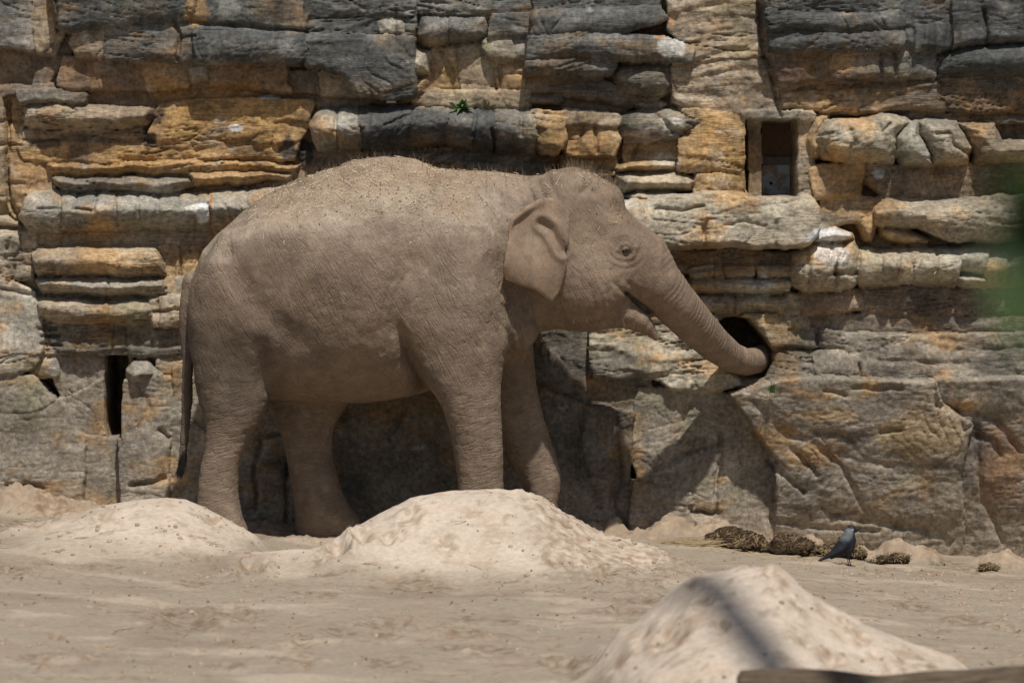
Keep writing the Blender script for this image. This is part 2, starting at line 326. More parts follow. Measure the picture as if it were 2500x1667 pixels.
 (B, 3, [(1030, 880), (1100, 770), (1300, 760), (1450, 725), (1600, 760), (1650, 780), (1560, 870), (1540, 1040), (1300, 1040), (1080, 1010)], .60, .13, 'cream', .2, 1.2, .06),
 (B, 3, [(1550, 880), (1620, 790), (1690, 780), (1700, 870), (1780, 990), (1785, 1060), (1600, 1050), (1550, 980)], .61, .10, 'pale', .4, .6, .05), (B, 3, [(1690, 780), (1760, 760), (1950, 775), (1990, 850), (2040, 950), (2020, 1050), (1790, 1055), (1790, 990), (1710, 870)], .58, .11, 'cream', .25, .8, .05),
 (B, 3, [(1960, 780), (2180, 780), (2230, 900), (2900, 960), (2900, 1030), (2060, 1040), (2050, 950)], .54, .11, 'tan', .4, .8, .04), (S, 3, [(1100, 715), (2900, 705), (2900, 780), (1660, 770), (1400, 715)], .34, .05, 'dark', .5, .8, 0),
 (K, 3, [(990, 1060), (1330, 1060), (1300, 1250), (1010, 1260)], .38, .07, 'ochre', .1, .4, .02), (S, 3, [(1320, 1070), (2010, 1070), (2010, 1265), (1480, 1270), (1400, 1200), (1310, 1150)], .34, .08, 'brown', .1, .6, .03), (S, 3, [(2020, 1060), (2900, 1050), (2900, 1260), (2020, 1260)], .34, .08, 'brown', .3, .6, .03),
 # flat slab ledge in front of the forehead
 (L, 3, [(-400, 1330), (100, 1270), (480, 1245), (960, 1245), (1030, 1300), (1035, 1480), (960, 1560), (600, 1568), (-400, 1580)], .66, .045, 'cream', .05, .6, 0),
 (S, 3, [(1045, 1270), (1440, 1275), (1420, 1420), (1250, 1400), (1100, 1450), (1045, 1480)], .34, .06, 'tan', .2, .6, .02), (B, 5, [(1290, 60), (1400, 40), (1425, 120), (1390, 250), (1330, 240), (1280, 130)], .38, .06, 'ochre', .1, .5, .04),
 (L, 3, [(1430, 1310), (1500, 1280), (2000, 1262), (2900, 1250), (2900, 1500), (2080, 1530), (1900, 1520), (1700, 1440), (1430, 1425)], .60, .13, 'cream', .3, .9, .04), (B, 5, [(1440, 130), (1620, 150), (1760, 215), (1740, 250), (1560, 240), (1450, 200)], .44, .08, 'ochre', .1, .8, .03),
 # below the slabs, right
 (B, 5, [(1000, 230), (1050, 175), (1150, 140), (1260, 190), (1275, 220), (1100, 235)], .52, .06, 'pale', .05, .4, .04), (B, 5, [(870, 430), (900, 310), (980, 245), (1280, 230), (1320, 300), (1310, 500), (1290, 535), (1000, 550), (900, 520)], .60, .15, 'cream', .15, .9, .06),
 (L, 5, [(1320, 290), (1470, 290), (1480, 510), (1330, 525), (1315, 480)], .50, .12, 'cream', .1, .5, .02), (L, 5, [(1475, 290), (1640, 275), (1640, 515), (1485, 515)], .53, .13, 'cream', .1, .5, .03), (L, 5, [(1645, 275), (1940, 270), (1940, 515), (1650, 518)], .54, .13, 'cream', .15, .9, .03),
 (L, 5, [(1950, 270), (2130, 270), (2110, 450), (1950, 440)], .54, .10, 'pale', .1, .5, .02), (L, 5, [(1950, 450), (2115, 455), (2120, 510), (1960, 510)], .53, .07, 'cream', .1, .4, .03), (L, 5, [(2135, 270), (2900, 270), (2900, 515), (2130, 520)], .54, .13, 'cream', .2, .5, .03),
 (S, 5, [(0, 290), (880, 300), (850, 400), (200, 410), (0, 400)], .24, .05, 'brown', .3, 1.4, 0), (K, 5, [(220, 410), (450, 405), (455, 450), (230, 455)], .33, .035, 'tan', .1, .6, .02), (K, 5, [(460, 400), (630, 395), (625, 440), (465, 448)], .34, .035, 'ochre', .1, .6, .02), (K, 5, [(670, 392), (848, 390), (848, 438), (675, 440)], .33, .035, 'tan', .1, .6, .02),
 (L, 5, [(150, 460), (870, 450), (860, 560), (640, 580), (200, 580)], .36, .09, 'cream', .15, 1.0, .02), (L, 5, [(200, 588), (640, 585), (840, 570), (830, 705), (510, 712), (250, 700)], .35, .08, 'tan', .15, .9, .02), (K, 5, [(840, 570), (940, 580), (930, 705), (835, 708)], .32, .05, 'tan', .3, .5, .02),
 (S, 5, [(935, 560), (1310, 555), (1310, 650), (940, 700)], .33, .07, 'rust', .3, .9, .02), (S, 5, [(1320, 540), (2900, 530), (2900, 700), (1320, 690)], .30, .08, 'brown', .4, 1.1, .02), (S, 5, [(1000, 700), (2900, 705), (2900, 845), (1200, 820), (1000, 800)], .31, .08, 'dkrock', .2, .8, .02),
 # around the feeding hole
 (K, 5, [(560, 725), (830, 720), (830, 885), (740, 885), (700, 850), (590, 735)], .33, .03, 'tan', .3, .7, 0), (K, 5, [(835, 720), (980, 715), (990, 800), (840, 790)], .32, .04, 'dkrock', .2, .6, 0), (K, 5, [(830, 795), (1045, 800), (1045, 905), (830, 890)], .33, .04, 'dkrock', .2, .6, .01),
 (K, 5, [(1050, 805), (1200, 825), (1205, 910), (1055, 908)], .32, .04, 'dkrock', .2, .6, .01), (S, 5, [(735, 892), (1210, 915), (1200, 955), (740, 950)], .27, .04, 'dkrock', .3, 1.2, 0), (K, 5, [(730, 955), (1018, 950), (1018, 1105), (720, 1110)], .34, .05, 'dkrock', .15, 1.0, .01),
 (K, 5, [(1025, 955), (1220, 940), (1330, 1020), (1330, 1100), (1025, 1100)], .35, .06, 'rock', .2, .6, .02), (S, 5, [(1210, 835), (2900, 855), (2900, 1105), (1340, 1100), (1330, 1010), (1215, 930)], .33, .07, 'rock', .25, .7, .02),
 (S, 5, [(-400, 720), (400, 735), (390, 770), (420, 1000), (310, 985), (280, 1080), (-400, 1090)], .36, .06, 'cream', .2, 1.6, 0), (K, 5, [(315, 990), (560, 1000), (640, 1100), (290, 1085)], .38, .05, 'cream', .1, .5, .01),
 (K, 5, [(-100, 1095), (270, 1090), (265, 1190), (120, 1180), (40, 1110)], .38, .05, 'cream', .1, .6, 0), (K, 5, [(275, 1090), (470, 1092), (520, 1140), (400, 1190), (270, 1185)], .39, .05, 'cream', .1, .5, .01),
 (S, 5, [(480, 1095), (780, 1105), (770, 1200), (560, 1195)], .30, .05, 'brown', .2, 1.0, 0), (K, 5, [(570, 1190), (770, 1185), (760, 1230), (640, 1240)], .40, .04, 'pale', .0, .4, .02),
 # lower faces, right to left
 (F, 0, [(1560, 950), (1700, 955), (1790, 970), (1900, 1100), (1900, 1500), (1640, 1500), (1600, 1290), (1540, 1100)], .28, .12, 'rock', .2, .6, .03),
 (F, 0, [(1790, 965), (1900, 930), (2270, 930), (2290, 985), (2360, 1040), (2340, 1160), (2360, 1500), (1890, 1500), (1905, 1120)], .38, .16, 'rock', .2, .5, .04), (F, 0, [(2280, 925), (2900, 930), (2900, 1500), (2365, 1500), (2345, 1150), (2365, 1035), (2295, 975)], .32, .10, 'rock', .35, .7, .04),
 (B, 0, [(1690, 1270), (1740, 1270), (1745, 1340), (1700, 1350)], .42, .05, 'rock', .1, .4, .02), (K, 0, [(1545, 1180), (1690, 1215), (1690, 1300), (1600, 1310), (1540, 1290)], .38, .07, 'rock', .2, .5, .03),
 (F, 0, [(1300, 800), (1560, 810), (1590, 955), (1550, 1000), (1430, 990), (1300, 930)], .28, .06, 'dkrock', .4, 1.2, 0), (F, 0, [(1290, 935), (1430, 995), (1540, 1010), (1530, 1180), (1545, 1310), (1520, 1500), (1230, 1500)], .31, .10, 'dkrock', .5, .6, .03),
 (F, 0, [(690, 880), (1290, 900), (1280, 1500), (700, 1500), (720, 1200)], .32, .12, 'dkrock', .25, .6, .04), (F, 0, [(430, 900), (685, 890), (715, 1200), (690, 1500), (440, 1500)], .34, .10, 'rock', .25, .6, .03),
 # left: ledges below
 (S, 4, [(200, 180), (1400, 170), (1400, 260), (500, 265), (200, 255)], .16, .04, 'tan', .1, .8, 0), (L, 4, [(210, 300), (240, 268), (450, 265), (640, 280), (830, 262), (960, 275), (1000, 330), (1030, 450), (600, 462), (220, 455)], .45, .11, 'tan', .15, 1.6, .03),
 (L, 4, [(215, 465), (680, 470), (1035, 455), (1040, 590), (680, 590), (260, 580)], .42, .10, 'pale', .2, 1.0, .03), (S, 4, [(1025, 275), (1140, 275), (1135, 470), (1045, 480), (1030, 380)], .20, .05, 'ochre', .05, .5, 0), (S, 4, [(1150, 275), (1500, 275), (1500, 470), (1145, 465)], .22, .05, 'ochre', .05, .5, 0),
 (K, 4, [(1050, 480), (1130, 475), (1130, 590), (1060, 560)], .27, .05, 'ochre', .1, .4, .02), (K, 4, [(1135, 480), (1500, 475), (1500, 590), (1140, 590)], .30, .05, 'pale', .1, .4, .02),
 (L, 4, [(240, 600), (950, 605), (960, 760), (700, 770), (400, 770), (250, 740)], .44, .10, 'tan', .25, 1.0, .03), (K, 4, [(960, 605), (1500, 600), (1500, 765), (970, 765)], .41, .08, 'tan', .15, .8, .02), (S, 4, [(260, 780), (1000, 775), (1500, 775), (1500, 960), (400, 968), (300, 880)], .32, .12, 'dkrock', .4, 2.0, .0),
 (S, 4, [(-500, 190), (110, 210), (100, 300), (-500, 330)], .34, .05, 'pale', .2, .8, 0), (S, 4, [(-500, 335), (100, 305), (200, 300), (200, 470), (-500, 480)], .30, .06, 'tan', .3, 1.2, 0),
 (F, 4, [(-500, 490), (60, 495), (200, 570), (240, 700), (240, 945), (-500, 900)], .38, .12, 'pale', .2, .4, .04), (K, 4, [(245, 760), (350, 780), (390, 960), (245, 950)], .28, .06, 'tan', .15, 1.2, 0),
 (K, 4, [(-500, 910), (240, 955), (200, 1040), (40, 1070), (-500, 1060)], .36, .07, 'pale', .3, 1.0, .03), (K, 4, [(200, 980), (350, 970), (350, 1080), (200, 1100)], .26, .05, 'pale', .3, .5, .02),
 (F, 4, [(250, 965), (660, 975), (665, 1100), (560, 1180), (400, 1240), (340, 1080), (360, 970)], .22, .05, 'rock', .1, .5, 0), (F, 4, [(405, 1245), (560, 1190), (665, 1110), (680, 1440), (640, 1485), (540, 1460), (480, 1400)], .24, .05, 'rock', .1, .4, .0),
 (F, 4, [(-500, 1070), (40, 1080), (200, 1110), (330, 1250), (200, 1310), (-500, 1340)], .36, .12, 'rock', .15, .8, .05), (F, 4, [(-500, 1345), (200, 1315), (390, 1250), (470, 1410), (520, 1500), (500, 2600), (-500, 2600)], .34, .15, 'rock', .1, .5, .05),
 (F, 4, [(530, 1480), (650, 1490), (780, 1490), (800, 2600), (520, 2600)], .24, .08, 'rock', .1, .4, .0),
 (B, 4, [(790, 1060), (830, 1010), (930, 1005), (1010, 1080), (910, 1140), (840, 1150), (795, 1130)], .48, .08, 'pale', .05, .4, .05), (F, 4, [(775, 1140), (850, 1155), (1010, 1095), (1040, 1200), (1060, 1500), (1080, 2600), (800, 2600), (770, 1480)], .44, .12, 'rock', .05, .6, .03),
 (K, 4, [(1015, 975), (1500, 970), (1500, 1110), (1130, 1110), (1020, 1060)], .32, .06, 'tan', .1, .5, .02), (F, 4, [(1045, 1120), (1500, 1120), (1500, 2600), (1090, 2600), (1070, 1500)], .38, .10, 'rock', .1, .7, .03),
]
CR = [  # cracks: region, points, depth, width
 (1, [(380, 1235), (383, 1440)], .03, .009), (1, [(480, 1240), (470, 1330), (600, 1340), (605, 1240)], .028, .009), (1, [(735, 1240), (738, 1440)], .025, .008), (1, [(872, 1240), (880, 1380)], .022, .008), (1, [(1003, 1240), (1008, 1350)], .02, .008),
 (1, [(1132, 1240), (1138, 1330)], .02, .008), (1, [(1252, 1235), (1258, 1310)], .02, .008), (1, [(1575, 1200), (1572, 1300)], .02, .008), (1, [(240, 1330), (380, 1330)], .015, .008),
 (1, [(360, 0), (345, 200)], .03, .01), (1, [(1110, 130), (1140, 230), (1130, 390)], .03, .012), (1, [(1150, 250), (1250, 240)], .02, .01), (1, [(1170, 140), (1700, 180), (1960, 200)], .03, .012),
 (2, [(60, 700), (62, 940)], .03, .009), (2, [(360, 800), (470, 760), (560, 740)], .02, .009), (2, [(540, 700), (500, 900)], .02, .01), (2, [(930, 700), (930, 930)], .03, .009), (2, [(1040, 830), (1065, 930)], .03, .012), (2, [(1235, 740), (1240, 860)], .02, .01),
 (2, [(780, 860), (920, 860)], .018, .012), (2, [(760, 80), (770, 260)], .02, .01), (2, [(440, 60), (430, 270)], .015, .01), (2, [(1110, 390), (1100, 560)], .02, .01), (2, [(720, 310), (800, 460), (790, 600)], .02, .012), (2, [(1180, 480), (1280, 490)], .015, .008),
 (2, [(1980, 920), (1940, 1000)], .02, .01), (2, [(2100, 740), (2190, 820), (2300, 850)], .03, .014), (2, [(1640, 810), (1600, 960)], .02, .01), (2, [(1710, 820), (1720, 970)], .02, .01),
 (3, [(660, -50), (680, 170), (690, 350), (720, 380), (750, 560), (800, 745)], .04, .012), (3, [(1430, 340), (1435, 500)], .02, .01), (3, [(1520, 340), (1525, 490)], .02, .01), (3, [(2090, 60), (2110, 280)], .03, .012),
 (3, [(1050, 890), (1120, 1000)], .03, .015), (3, [(1220, 790), (1250, 900), (1230, 980)], .02, .015), (3, [(1400, 790), (1420, 860), (1480, 800)], .025, .012), (3, [(1790, 860), (1880, 850), (1900, 930), (2020, 1000)], .03, .012), (3, [(320, 1420), (300, 1560)], .02, .009), (3, [(760, 1400), (765, 1560)], .02, .009), (3, [(0, 1340), (160, 1350), (300, 1330)], .02, .01),
 (5, [(300, 140), (295, 265)], .02, .009), (5, [(440, 140), (560, 110), (700, 130)], .012, .009), (5, [(960, 260), (970, 520)], .025, .01), (5, [(1130, 240), (1100, 380)], .025, .01), (5, [(1210, 240), (1150, 400), (1160, 500)], .03, .012), (5, [(1150, 430), (1300, 430)], .03, .014),
 (5, [(1560, 290), (1540, 500)], .02, .012), (5, [(1720, 280), (1650, 400)], .018, .012), (5, [(1790, 280), (1780, 510)], .012, .01), (5, [(2260, 290), (2250, 510)], .03, .012), (5, [(510, 590), (515, 705)], .025, .009), (5, [(640, 460), (650, 570)], .015, .01), (5, [(1050, 800), (1050, 905)], .03, .01),
 (5, [(1300, 1030), (1305, 1100)], .02, .01), (5, [(1750, 1115), (1780, 1260), (1880, 1300), (2040, 1330), (2180, 1390)], .05, .02), (5, [(1900, 1310), (1960, 1440), (2020, 1400), (2040, 1330)], .04, .016), (5, [(1080, 1180), (1200, 1210)], .02, .012), (5, [(1250, 1160), (1550, 1160)], .015, .012), (5, [(740, 1330), (800, 1440), (960, 1500), (1060, 1560)], .03, .03), (5, [(1000, 1450), (1150, 1460), (1250, 1510)], .03, .014), (5, [(1440, 1440), (1560, 1420)], .02, .012), (5, [(1160, 1580), (1300, 1640), (1500, 1660)], .02, .02),
 (5, [(2130, 1330), (2240, 1480), (2330, 1560)], .04, .02), (5, [(2050, 1480), (2140, 1500), (2200, 1600)], .04, .02), (5, [(250, 1180), (180, 1450), (150, 1520)], .04, .02), (5, [(620, 1240), (700, 1330), (690, 1400)], .03, .03), (5, [(1940, 930), (2100, 940), (2352, 910)], .03, .02), (5, [(1380, 990), (1700, 1000), (2000, 1020)], .02, .016),
 (0, [(1500, 1015), (1510, 1150), (1495, 1240), (1530, 1300)], .06, .022), (0, [(1420, 1000), (1410, 1100), (1460, 1240)], .04, .02), (0, [(1600, 1150), (1700, 1100), (1760, 1090)], .02, .014), (0, [(1760, 1060), (1755, 1260)], .025, .012), (0, [(1690, 1258), (1750, 1262)], .04, .01), (0, [(1880, 1130), (1960, 1200)], .025, .014), (0, [(2000, 1100), (2050, 1140), (2120, 1250), (2200, 1290)], .03, .016), (0, [(2010, 1235), (2040, 1260), (2090, 1250)], .03, .014), (0, [(1930, 1090), (1990, 1160)], .02, .012), (0, [(2050, 1260), (2250, 1300), (2330, 1330)], .04, .02), (0, [(2380, 1050), (2400, 1200), (2460, 1330)], .04, .02), (0, [(1880, 1270), (2000, 1285), (2150, 1300)], .03, .018),
 (0, [(950, 1000), (1000, 1060), (1080, 1100)], .03, .02), (0, [(630, 1075), (690, 1055)], .03, .012), (0, [(640, 1080), (618, 1140), (625, 1250)], .025, .012), (0, [(700, 1120), (695, 1290)], .03, .012), (0, [(990, 990), (950, 1070)], .03, .016),
 (4, [(60, 210), (20, 350)], .02, .01), (4, [(80, 400), (60, 490)], .02, .01), (4, [(0, 540), (200, 570)], .02, .01), (4, [(340, 400), (345, 460)], .015, .01), (4, [(680, 470), (670, 590)], .02, .009), (4, [(1140, 280), (1145, 460)], .02, .009), (4, [(1000, 620), (1005, 760)], .02, .01), (4, [(960, 690), (1210, 680)], .02, .01),
 (4, [(240, 800), (330, 800)], .03, .009), (4, [(245, 850), (350, 850)], .03, .009), (4, [(245, 900), (370, 905)], .03, .009), (4, [(840, 1800), (980, 1780), (1050, 1750)], .03, .014), (4, [(900, 1160), (940, 1300), (900, 1420)], .03, .02), (4, [(1010, 1440), (1060, 1480)], .03, .014), (4, [(20, 1790), (150, 1775), (260, 1800)], .03, .012),
]
HB = [(1, [(-500, 780), (25, 775), (120, 775)], .03, .01), (1, [(25, 650), (30, 900), (25, 1290), (100, 1400), (150, 1460)], .04, .012), (1, [(-500, 905), (120, 925)], .02, .009), (1, [(-500, 1405), (120, 1460)], .05, .014), (1, [(20, 1170), (130, 1175)], .015, .009)]
SPOTS = [  # colour marks: px, py, rx, ry, colour, strength
 (495, 522, 20, 26, (.85, .84, .82), .95), (478, 512, 26, 14, (.75, .70, .6), .7), (514, 510, 5, 40, (.38, .17, .06), .9), (572, 312, 18, 8, (.7, .7, .68), .8), (655, 237, 30, 5, (.6, .6, .58), .7), (2020, 575, 55, 22, (.66, .66, .64), .7), (2025, 620, 45, 25, (.62, .62, .6), .5), (1640, 115, 38, 28, (.55, .53, .46), .7), (1610, 90, 16, 8, (.42, .2, .1), .6), (1640, 55, 6, 22, (.45, .24, .12), .8),
 (1620, 395, 40, 22, (.6, .53, .42), .6), (1580, 330, 50, 18, (.58, .5, .44), .6), (1640, 300, 30, 16, (.52, .48, .42), .5), (2150, 425, 16, 12, (.7, .7, .7), .6), (1860, 700, 35, 30, (.55, .53, .48), .5), (700, 360, 22, 30, (.05, .045, .04), .9), (740, 375, 22, 34, (.05, .045, .04), .9), (375, 280, 24, 20, (.07, .05, .04), .8), (360, 345, 18, 24, (.07, .05, .04), .8),
 (100, 350, 40, 14, (.07, .055, .045), .8), (190, 375, 30, 30, (.12, .085, .06), .7), (2300, 20, 60, 30, (.08, .08, .075), .6), (1930, 180, 40, 30, (.16, .10, .07), .6), (2050, 200, 60, 25, (.12, .08, .06), .7), (2260, 160, 80, 30, (.11, .11, .1), .5), (1600, 330, 20, 8, (.08, .07, .06), .7), (350, 20, 60, 20, (.12, .1, .07), .5), (480, 30, 30, 40, (.42, .25, .10), .6), (560, 20, 30, 30, (.28, .27, .23), .5),
 (1850, 960, 40, 10, (.6, .52, .4), .8), (2010, 1010, 90, 20, (.42, .28, .14), .6), (2250, 1060, 120, 60, (.36, .25, .12), .55), (2440, 1150, 60, 120, (.24, .13, .07), .6), (2380, 1080, 40, 60, (.1, .085, .075), .6), (1500, 900, 90, 50, (.10, .09, .08), .5), (1650, 1180, 60, 90, (.22, .19, .15), .4), (2080, 1180, 80, 80, (.24, .2, .16), .4),
]
def z2s(reg, pts):
    ox, oy, f = OFF[reg]; return [(ox+x/f, oy+y/f) for x, y in pts]
def to_xz(reg, pts, Y):
    r = []
    for x, y in z2s(reg, pts):
        a, b = P(x, y, Y); r.append((float(a), float(b)))
    return r
def blur1(v, ok):
    v = v.copy(); 
    if not ok.any(): return v
    g = np.where(ok)[0]; v = np.interp(np.arange(len(v)), g, v[g]); k = np.ones(7)/7
    return np.convolve(np.pad(v, 3, mode='edge'), k, 'valid')
def build_wall():
    xf = np.arange(-3.45, 3.451, GS); xo = 3.45+np.cumsum(np.linspace(GS, .05, 90)); xs = np.concatenate([-xo[::-1], xf, xo]); zs = np.arange(-0.75, 3.95, GS)
    X, Z = np.meshgrid(xs, zs, indexing='ij')
    wx = X+.016*n2(X*2.3+7, Z*2.3)+.008*n2(X*8, Z*8+3)+.0045*n2(X*24, Z*24)
    wz = Z+.020*n2(X*1.3, Z*2.0+31)+.009*n2(X*6+9, Z*9)+.005*n2(X*22+4, Z*26)
    H = np.full(X.shape, 0.03); O = np.zeros(X.shape, np.int32)
    rng = np.random.default_rng(5)
    for i, (kind, reg, shp, p, r, pal, lich, stra, bul) in enumerate(PIECES):
        pts = [(shp[0], shp[1]), (shp[2], shp[1]), (shp[2], shp[3]), (shp[0], shp[3])] if isinstance(shp, tuple) else shp
        p = .31+(p-.31)*(.74 if p > .31 else .70)
        ox_, oy_, f_ = OFF[reg]; pts = [((-1400-ox_)*f_ if ox_+x/f_ < -150 else (3900-ox_)*f_ if ox_+x/f_ > 2650 else x, y) for x, y in pts]      # the outermost stones run on past the view
        poly = np.array(to_xz(reg, pts, WY-p)); x0, z0 = poly.min(0)-.06; x1, z1 = poly.max(0)+.06
        i0, i1 = np.searchsorted(xs, (x0, x1)); k0, k1 = np.searchsorted(zs, (z0, z1))
        if i1 <= i0 or k1 <= k0: continue
        sl = (slice(i0, i1), slice(k0, k1)); a, b = wx[sl], wz[sl]
        d = poly_sdf(a, b, [tuple(q) for q in poly])
        d = d+(.012 if kind == B else .022)
        qc = lambda t: np.sqrt(np.maximum(1-(1-np.clip(t, 0, 1))**2, 0))
        if kind == B:
            dr = max(.08, min(.22, p-.06)); low = dr*(1-qc(d/r))
        else:
            dv, rt, rs, ds = {L: (min(.27, p-.08), r, .022, .026), S: (.045, r*.55, .012, .024), K: (.035, r*.55, .015, .024), F: (.0, .05, .018, .03)}[kind]
            ins = d > 0; zc_ = zs[k0:k1]; zt_ = np.where(ins, zc_[None, :], -9).max(1); zb_ = np.where(ins, zc_[None, :], 9).min(1)
            zt_ = blur1(zt_, ins.any(1)); zb_ = blur1(zb_, ins.any(1))
            m_ = np.minimum((zt_[:, None]-b+.01)/rt, (b-zb_[:, None]+.006)/(rt*1.15)); low = dv*(1-qc(m_))+ds*(1-qc(d/rs))
        cx, cz = (poly.min(0)+poly.max(0))/2; ex, ez = (poly.max(0)-poly.min(0))/2
        u = np.clip((a-cx)/ex, -1, 1); v = np.clip((b-cz)/ez, -1, 1)
        h = p-low+bul*((1-u*u)*(1-v*v)-.4)+rng.uniform(-.012, .012)+u*rng.uniform(-.012, .012)+v*rng.uniform(-.015, .008)
        if kind == L: h = h-.05*np.clip(v, 0, 1)**2          # ledge tops slope back
        if kind == F and reg == 0 and p > .3: h = h+(.25 if cx > 1.6 else .08)*np.clip(v, -1, 1)   # lower faces lean out over the sand
        h = np.where(d > 0, h, -9)
        m = h > H[sl]; H[sl] = np.where(m, h, H[sl]); O[sl] = np.where(m, i, O[sl])
    n = len(PIECES)
    st = np.array([q[7]*(.45 if q[0] == F else 1) for q in PIECES])[O]; li = np.array([q[6] for q in PIECES])[O]
    ro = rng.uniform(0, 60, n)[O]; ro2 = rng.uniform(0, 60, n)[O]
    # relief within the stones
    H += .026*fbm2(X*2.0+ro, Z*2.8+ro2, 3, .45)
    cra = 1-np.abs(fbm2(X*4+ro2, Z*6+ro, 3, .5))*2.2
    H += .011*(cra-.6)*(.4+.6*st)
    bed = fbm2(X*.9+ro*.3, Z*13+ro2*.3+1.5*n2(X*1.7, Z*2), 3, .5)
    H += .016*st*bed
    gate = sst(-.15, .3, n2(X*1.3+ro2, Z*2.6+ro))
    for kx, kz, w_, dp in ((1.0, 11, .030, .020), (1.8, 24, .030, .014)):
        ln = fbm2(X*kx+ro, Z*kz+ro2+1.6*n2(X*1.1+5, Z*1.5), 3, .42)
        H -= dp*np.clip(st, 0, 1.6)*np.exp(-(ln/w_)**2)*gate
    vl = fbm2(X*7+ro2+1.2*n2(X*2, Z*3), Z*.9+ro, 2, .4); H -= .013*np.exp(-(vl/.022)**2)*sst(.05, .35, n2(X*2.1+ro, Z*2.1))
    chip = np.clip(fbm2(X*9+ro, Z*12+ro2, 3)-.22, 0, 1); H -= .030*chip*sst(.5, 1.2, st)
    H += .0035*fbm2(X*26, Z*34, 2)
    cell = n2(X*3.6+ro*1.3, Z*4.6+ro2*1.7); H += .014*np.round(cell*3)/3.0*(.3+.7*sst(0, .5, n2(X*1.1+3, Z*1.4)))   # chipped planes
    for reg, pts, dep, w in CR+HB:
        l = to_xz(reg, pts, WY-.4); xa = [q[0] for q in l]; za = [q[1] for q in l]
        i0, i1 = np.searchsorted(xs, (min(xa)-.12, max(xa)+.12)); k0, k1 = np.searchsorted(zs, (min(za)-.12, max(za)+.12))
        if i1 <= i0 or k1 <= k0: continue
        sl = (slice(i0, i1), slice(k0, k1)); dd = line_dist(wx[sl], wz[sl], l)
        dep = dep*(1.3 if w < .016 else .62)
        H[sl] -= dep*np.exp(-(dd/w)**2)*(1+.5*n2(X[sl]*12, Z[sl]*12))
        H[sl] -= dep*.25*np.exp(-(dd/(w*3.5))**2)
    # openings: hatch recess, feeding hole, slot
    def carve(pts, reg, Y, depth, soft=.012, back=0):
        poly = to_xz(reg, pts, Y); d = poly_sdf(X+.006*n2(X*9, Z*9), Z+.006*n2(X*9+5, Z*9), poly)
        f = sst(-soft, soft, d); return f, d
    f, d = carve([(585, 772), (905, 770), (900, 1250), (600, 1252)], 3, WY-.40, .3)
    H[:] = H*(1-f)+f*(-.14)
    f, d = carve([(585, 772), (688, 772), (690, 1250), (600, 1252)], 3, WY-.28, .1)
    H[:] = np.where(f > .5, .19+.01*n2(X*20, Z*3), H)
    f, d = carve([(400, 770), (450, 738), (520, 726), (590, 738), (640, 790), (700, 860), (738, 940), (738, 1000), (715, 1050), (700, 1100), (560, 1105), (440, 1000), (380, 880)], 5, WY-.34, .6)
    H[:] = H*(1-f)+f*(-.55); hole = f
    H[:] -= .05*np.clip(1-np.abs(d)/.05, 0, 1)**2*(d < 0)
    f, d = carve([(668, 972), (800, 972), (790, 1050), (770, 1150), (765, 1480), (685, 1485), (665, 1400)], 4, WY-.34, .6)
    H[:] = H*(1-f)+f*(-.45); slot = f
    # colours: mineral banding, lichen, stains
    c1 = np.array([PAL[q[5]][0] for q in PIECES])[O]; c2 = np.array([PAL[q[5]][1] for q in PIECES])[O]
    m = sst(-.30, .30, fbm2(X*2.4+ro*.2, Z*4.2+ro2*.2, 6, .62))[..., None]
    C = c1*(1-m)+c2*m
    C = .40*C+.60*blur2(C, 13)
    grn = sst(.1, .5, fbm2(X*3.1+40, Z*1.9+8, 4, .6)); C = C*(1-.30*grn[..., None]*np.array([.3, .15, .5]))
    och = sst(.0, .34, fbm2(X*2.1-20, Z*3.2+15, 5, .62))*.85
    oc = np.array([.42, .235, .085]); lum = C.mean(-1, keepdims=True)
    C = C*(1-och[..., None]*.7)+oc*(lum/.24)*och[..., None]*.7
    cf = sst(.10, .40, fbm2(X*3.4+11, Z*4.6-33, 5, .62))*.6; C = C*(1-cf[..., None])+(C*.35+.65*np.array([.46, .405, .315])*np.clip(lum/.26, .4, 1.25))*cf[..., None]
    lic = np.clip(sst(-.30, .26, fbm2(X*2.7+ro2*.15, Z*3.9+ro*.15, 6, .64)+.75*(li-.5))*li*1.35, 0, .93)
    dk = np.array([.070, .070, .064])
    C = C*(1-lic[..., None])+dk*lic[..., None]
    drip = sst(.12, .5, fbm2(X*6+3, Z*.8, 5, .62)+.12*n2(X*30, Z*3))*(.3+li*.6); C = C*(1-.5*drip[..., None])
    blk = sst(.20, .42, fbm2(X*2.3+90, Z*4.4+50, 6, .66))*(.35+.5*li); C = C*(1-blk[..., None])+np.array([.052, .046, .04])*blk[..., None]
    whit = sst(.32, .55, fbm2(X*5+70, Z*7-12, 5, .65))*.45*(1-lic); C = C*(1-whit[..., None])+np.array([.50, .46, .39])*whit[..., None]
    spk = np.clip(n2(X*42, Z*42)-.55, 0, 1)*1.2*sst(.0, .4, n2(X*1.2+9, Z*1.6)); C = C+spk[..., None]*np.array([.5, .5, .46])*.4
    for px, py, rx, ry, c, s in SPOTS:
        cx, cz = P(px, py, WY-.4); e = ((X-cx)/(rx/382.0))**2+((Z-cz)/(ry/382.0))**2
        f = sst(1.25, .5, e+1.1*fbm2(X*13, Z*13, 4, .6))*s; C = C*(1-f[..., None])+np.array(c)*f[..., None]
    C *= (1+.16*fbm2(X*34, Z*50, 2))[..., None]
    dirt = sst(.34, .0, Z+.10*n2(X*3, Z*3))*.55; C = C*(1-dirt[..., None])+np.array([.34, .265, .185])*dirt[..., None]   # dry sand splashed on the foot of the wall
    C = np.clip(C*np.array([.97, 1.01, 1.06]), .02, .9)
    V = np.stack([X, WY-H, Z], -1).reshape(-1, 3); Cf = C.reshape(-1, 3); bedf = st.reshape(-1)
    nx, nz = X.shape; idx = np.arange(nx*nz).reshape(nx, nz)
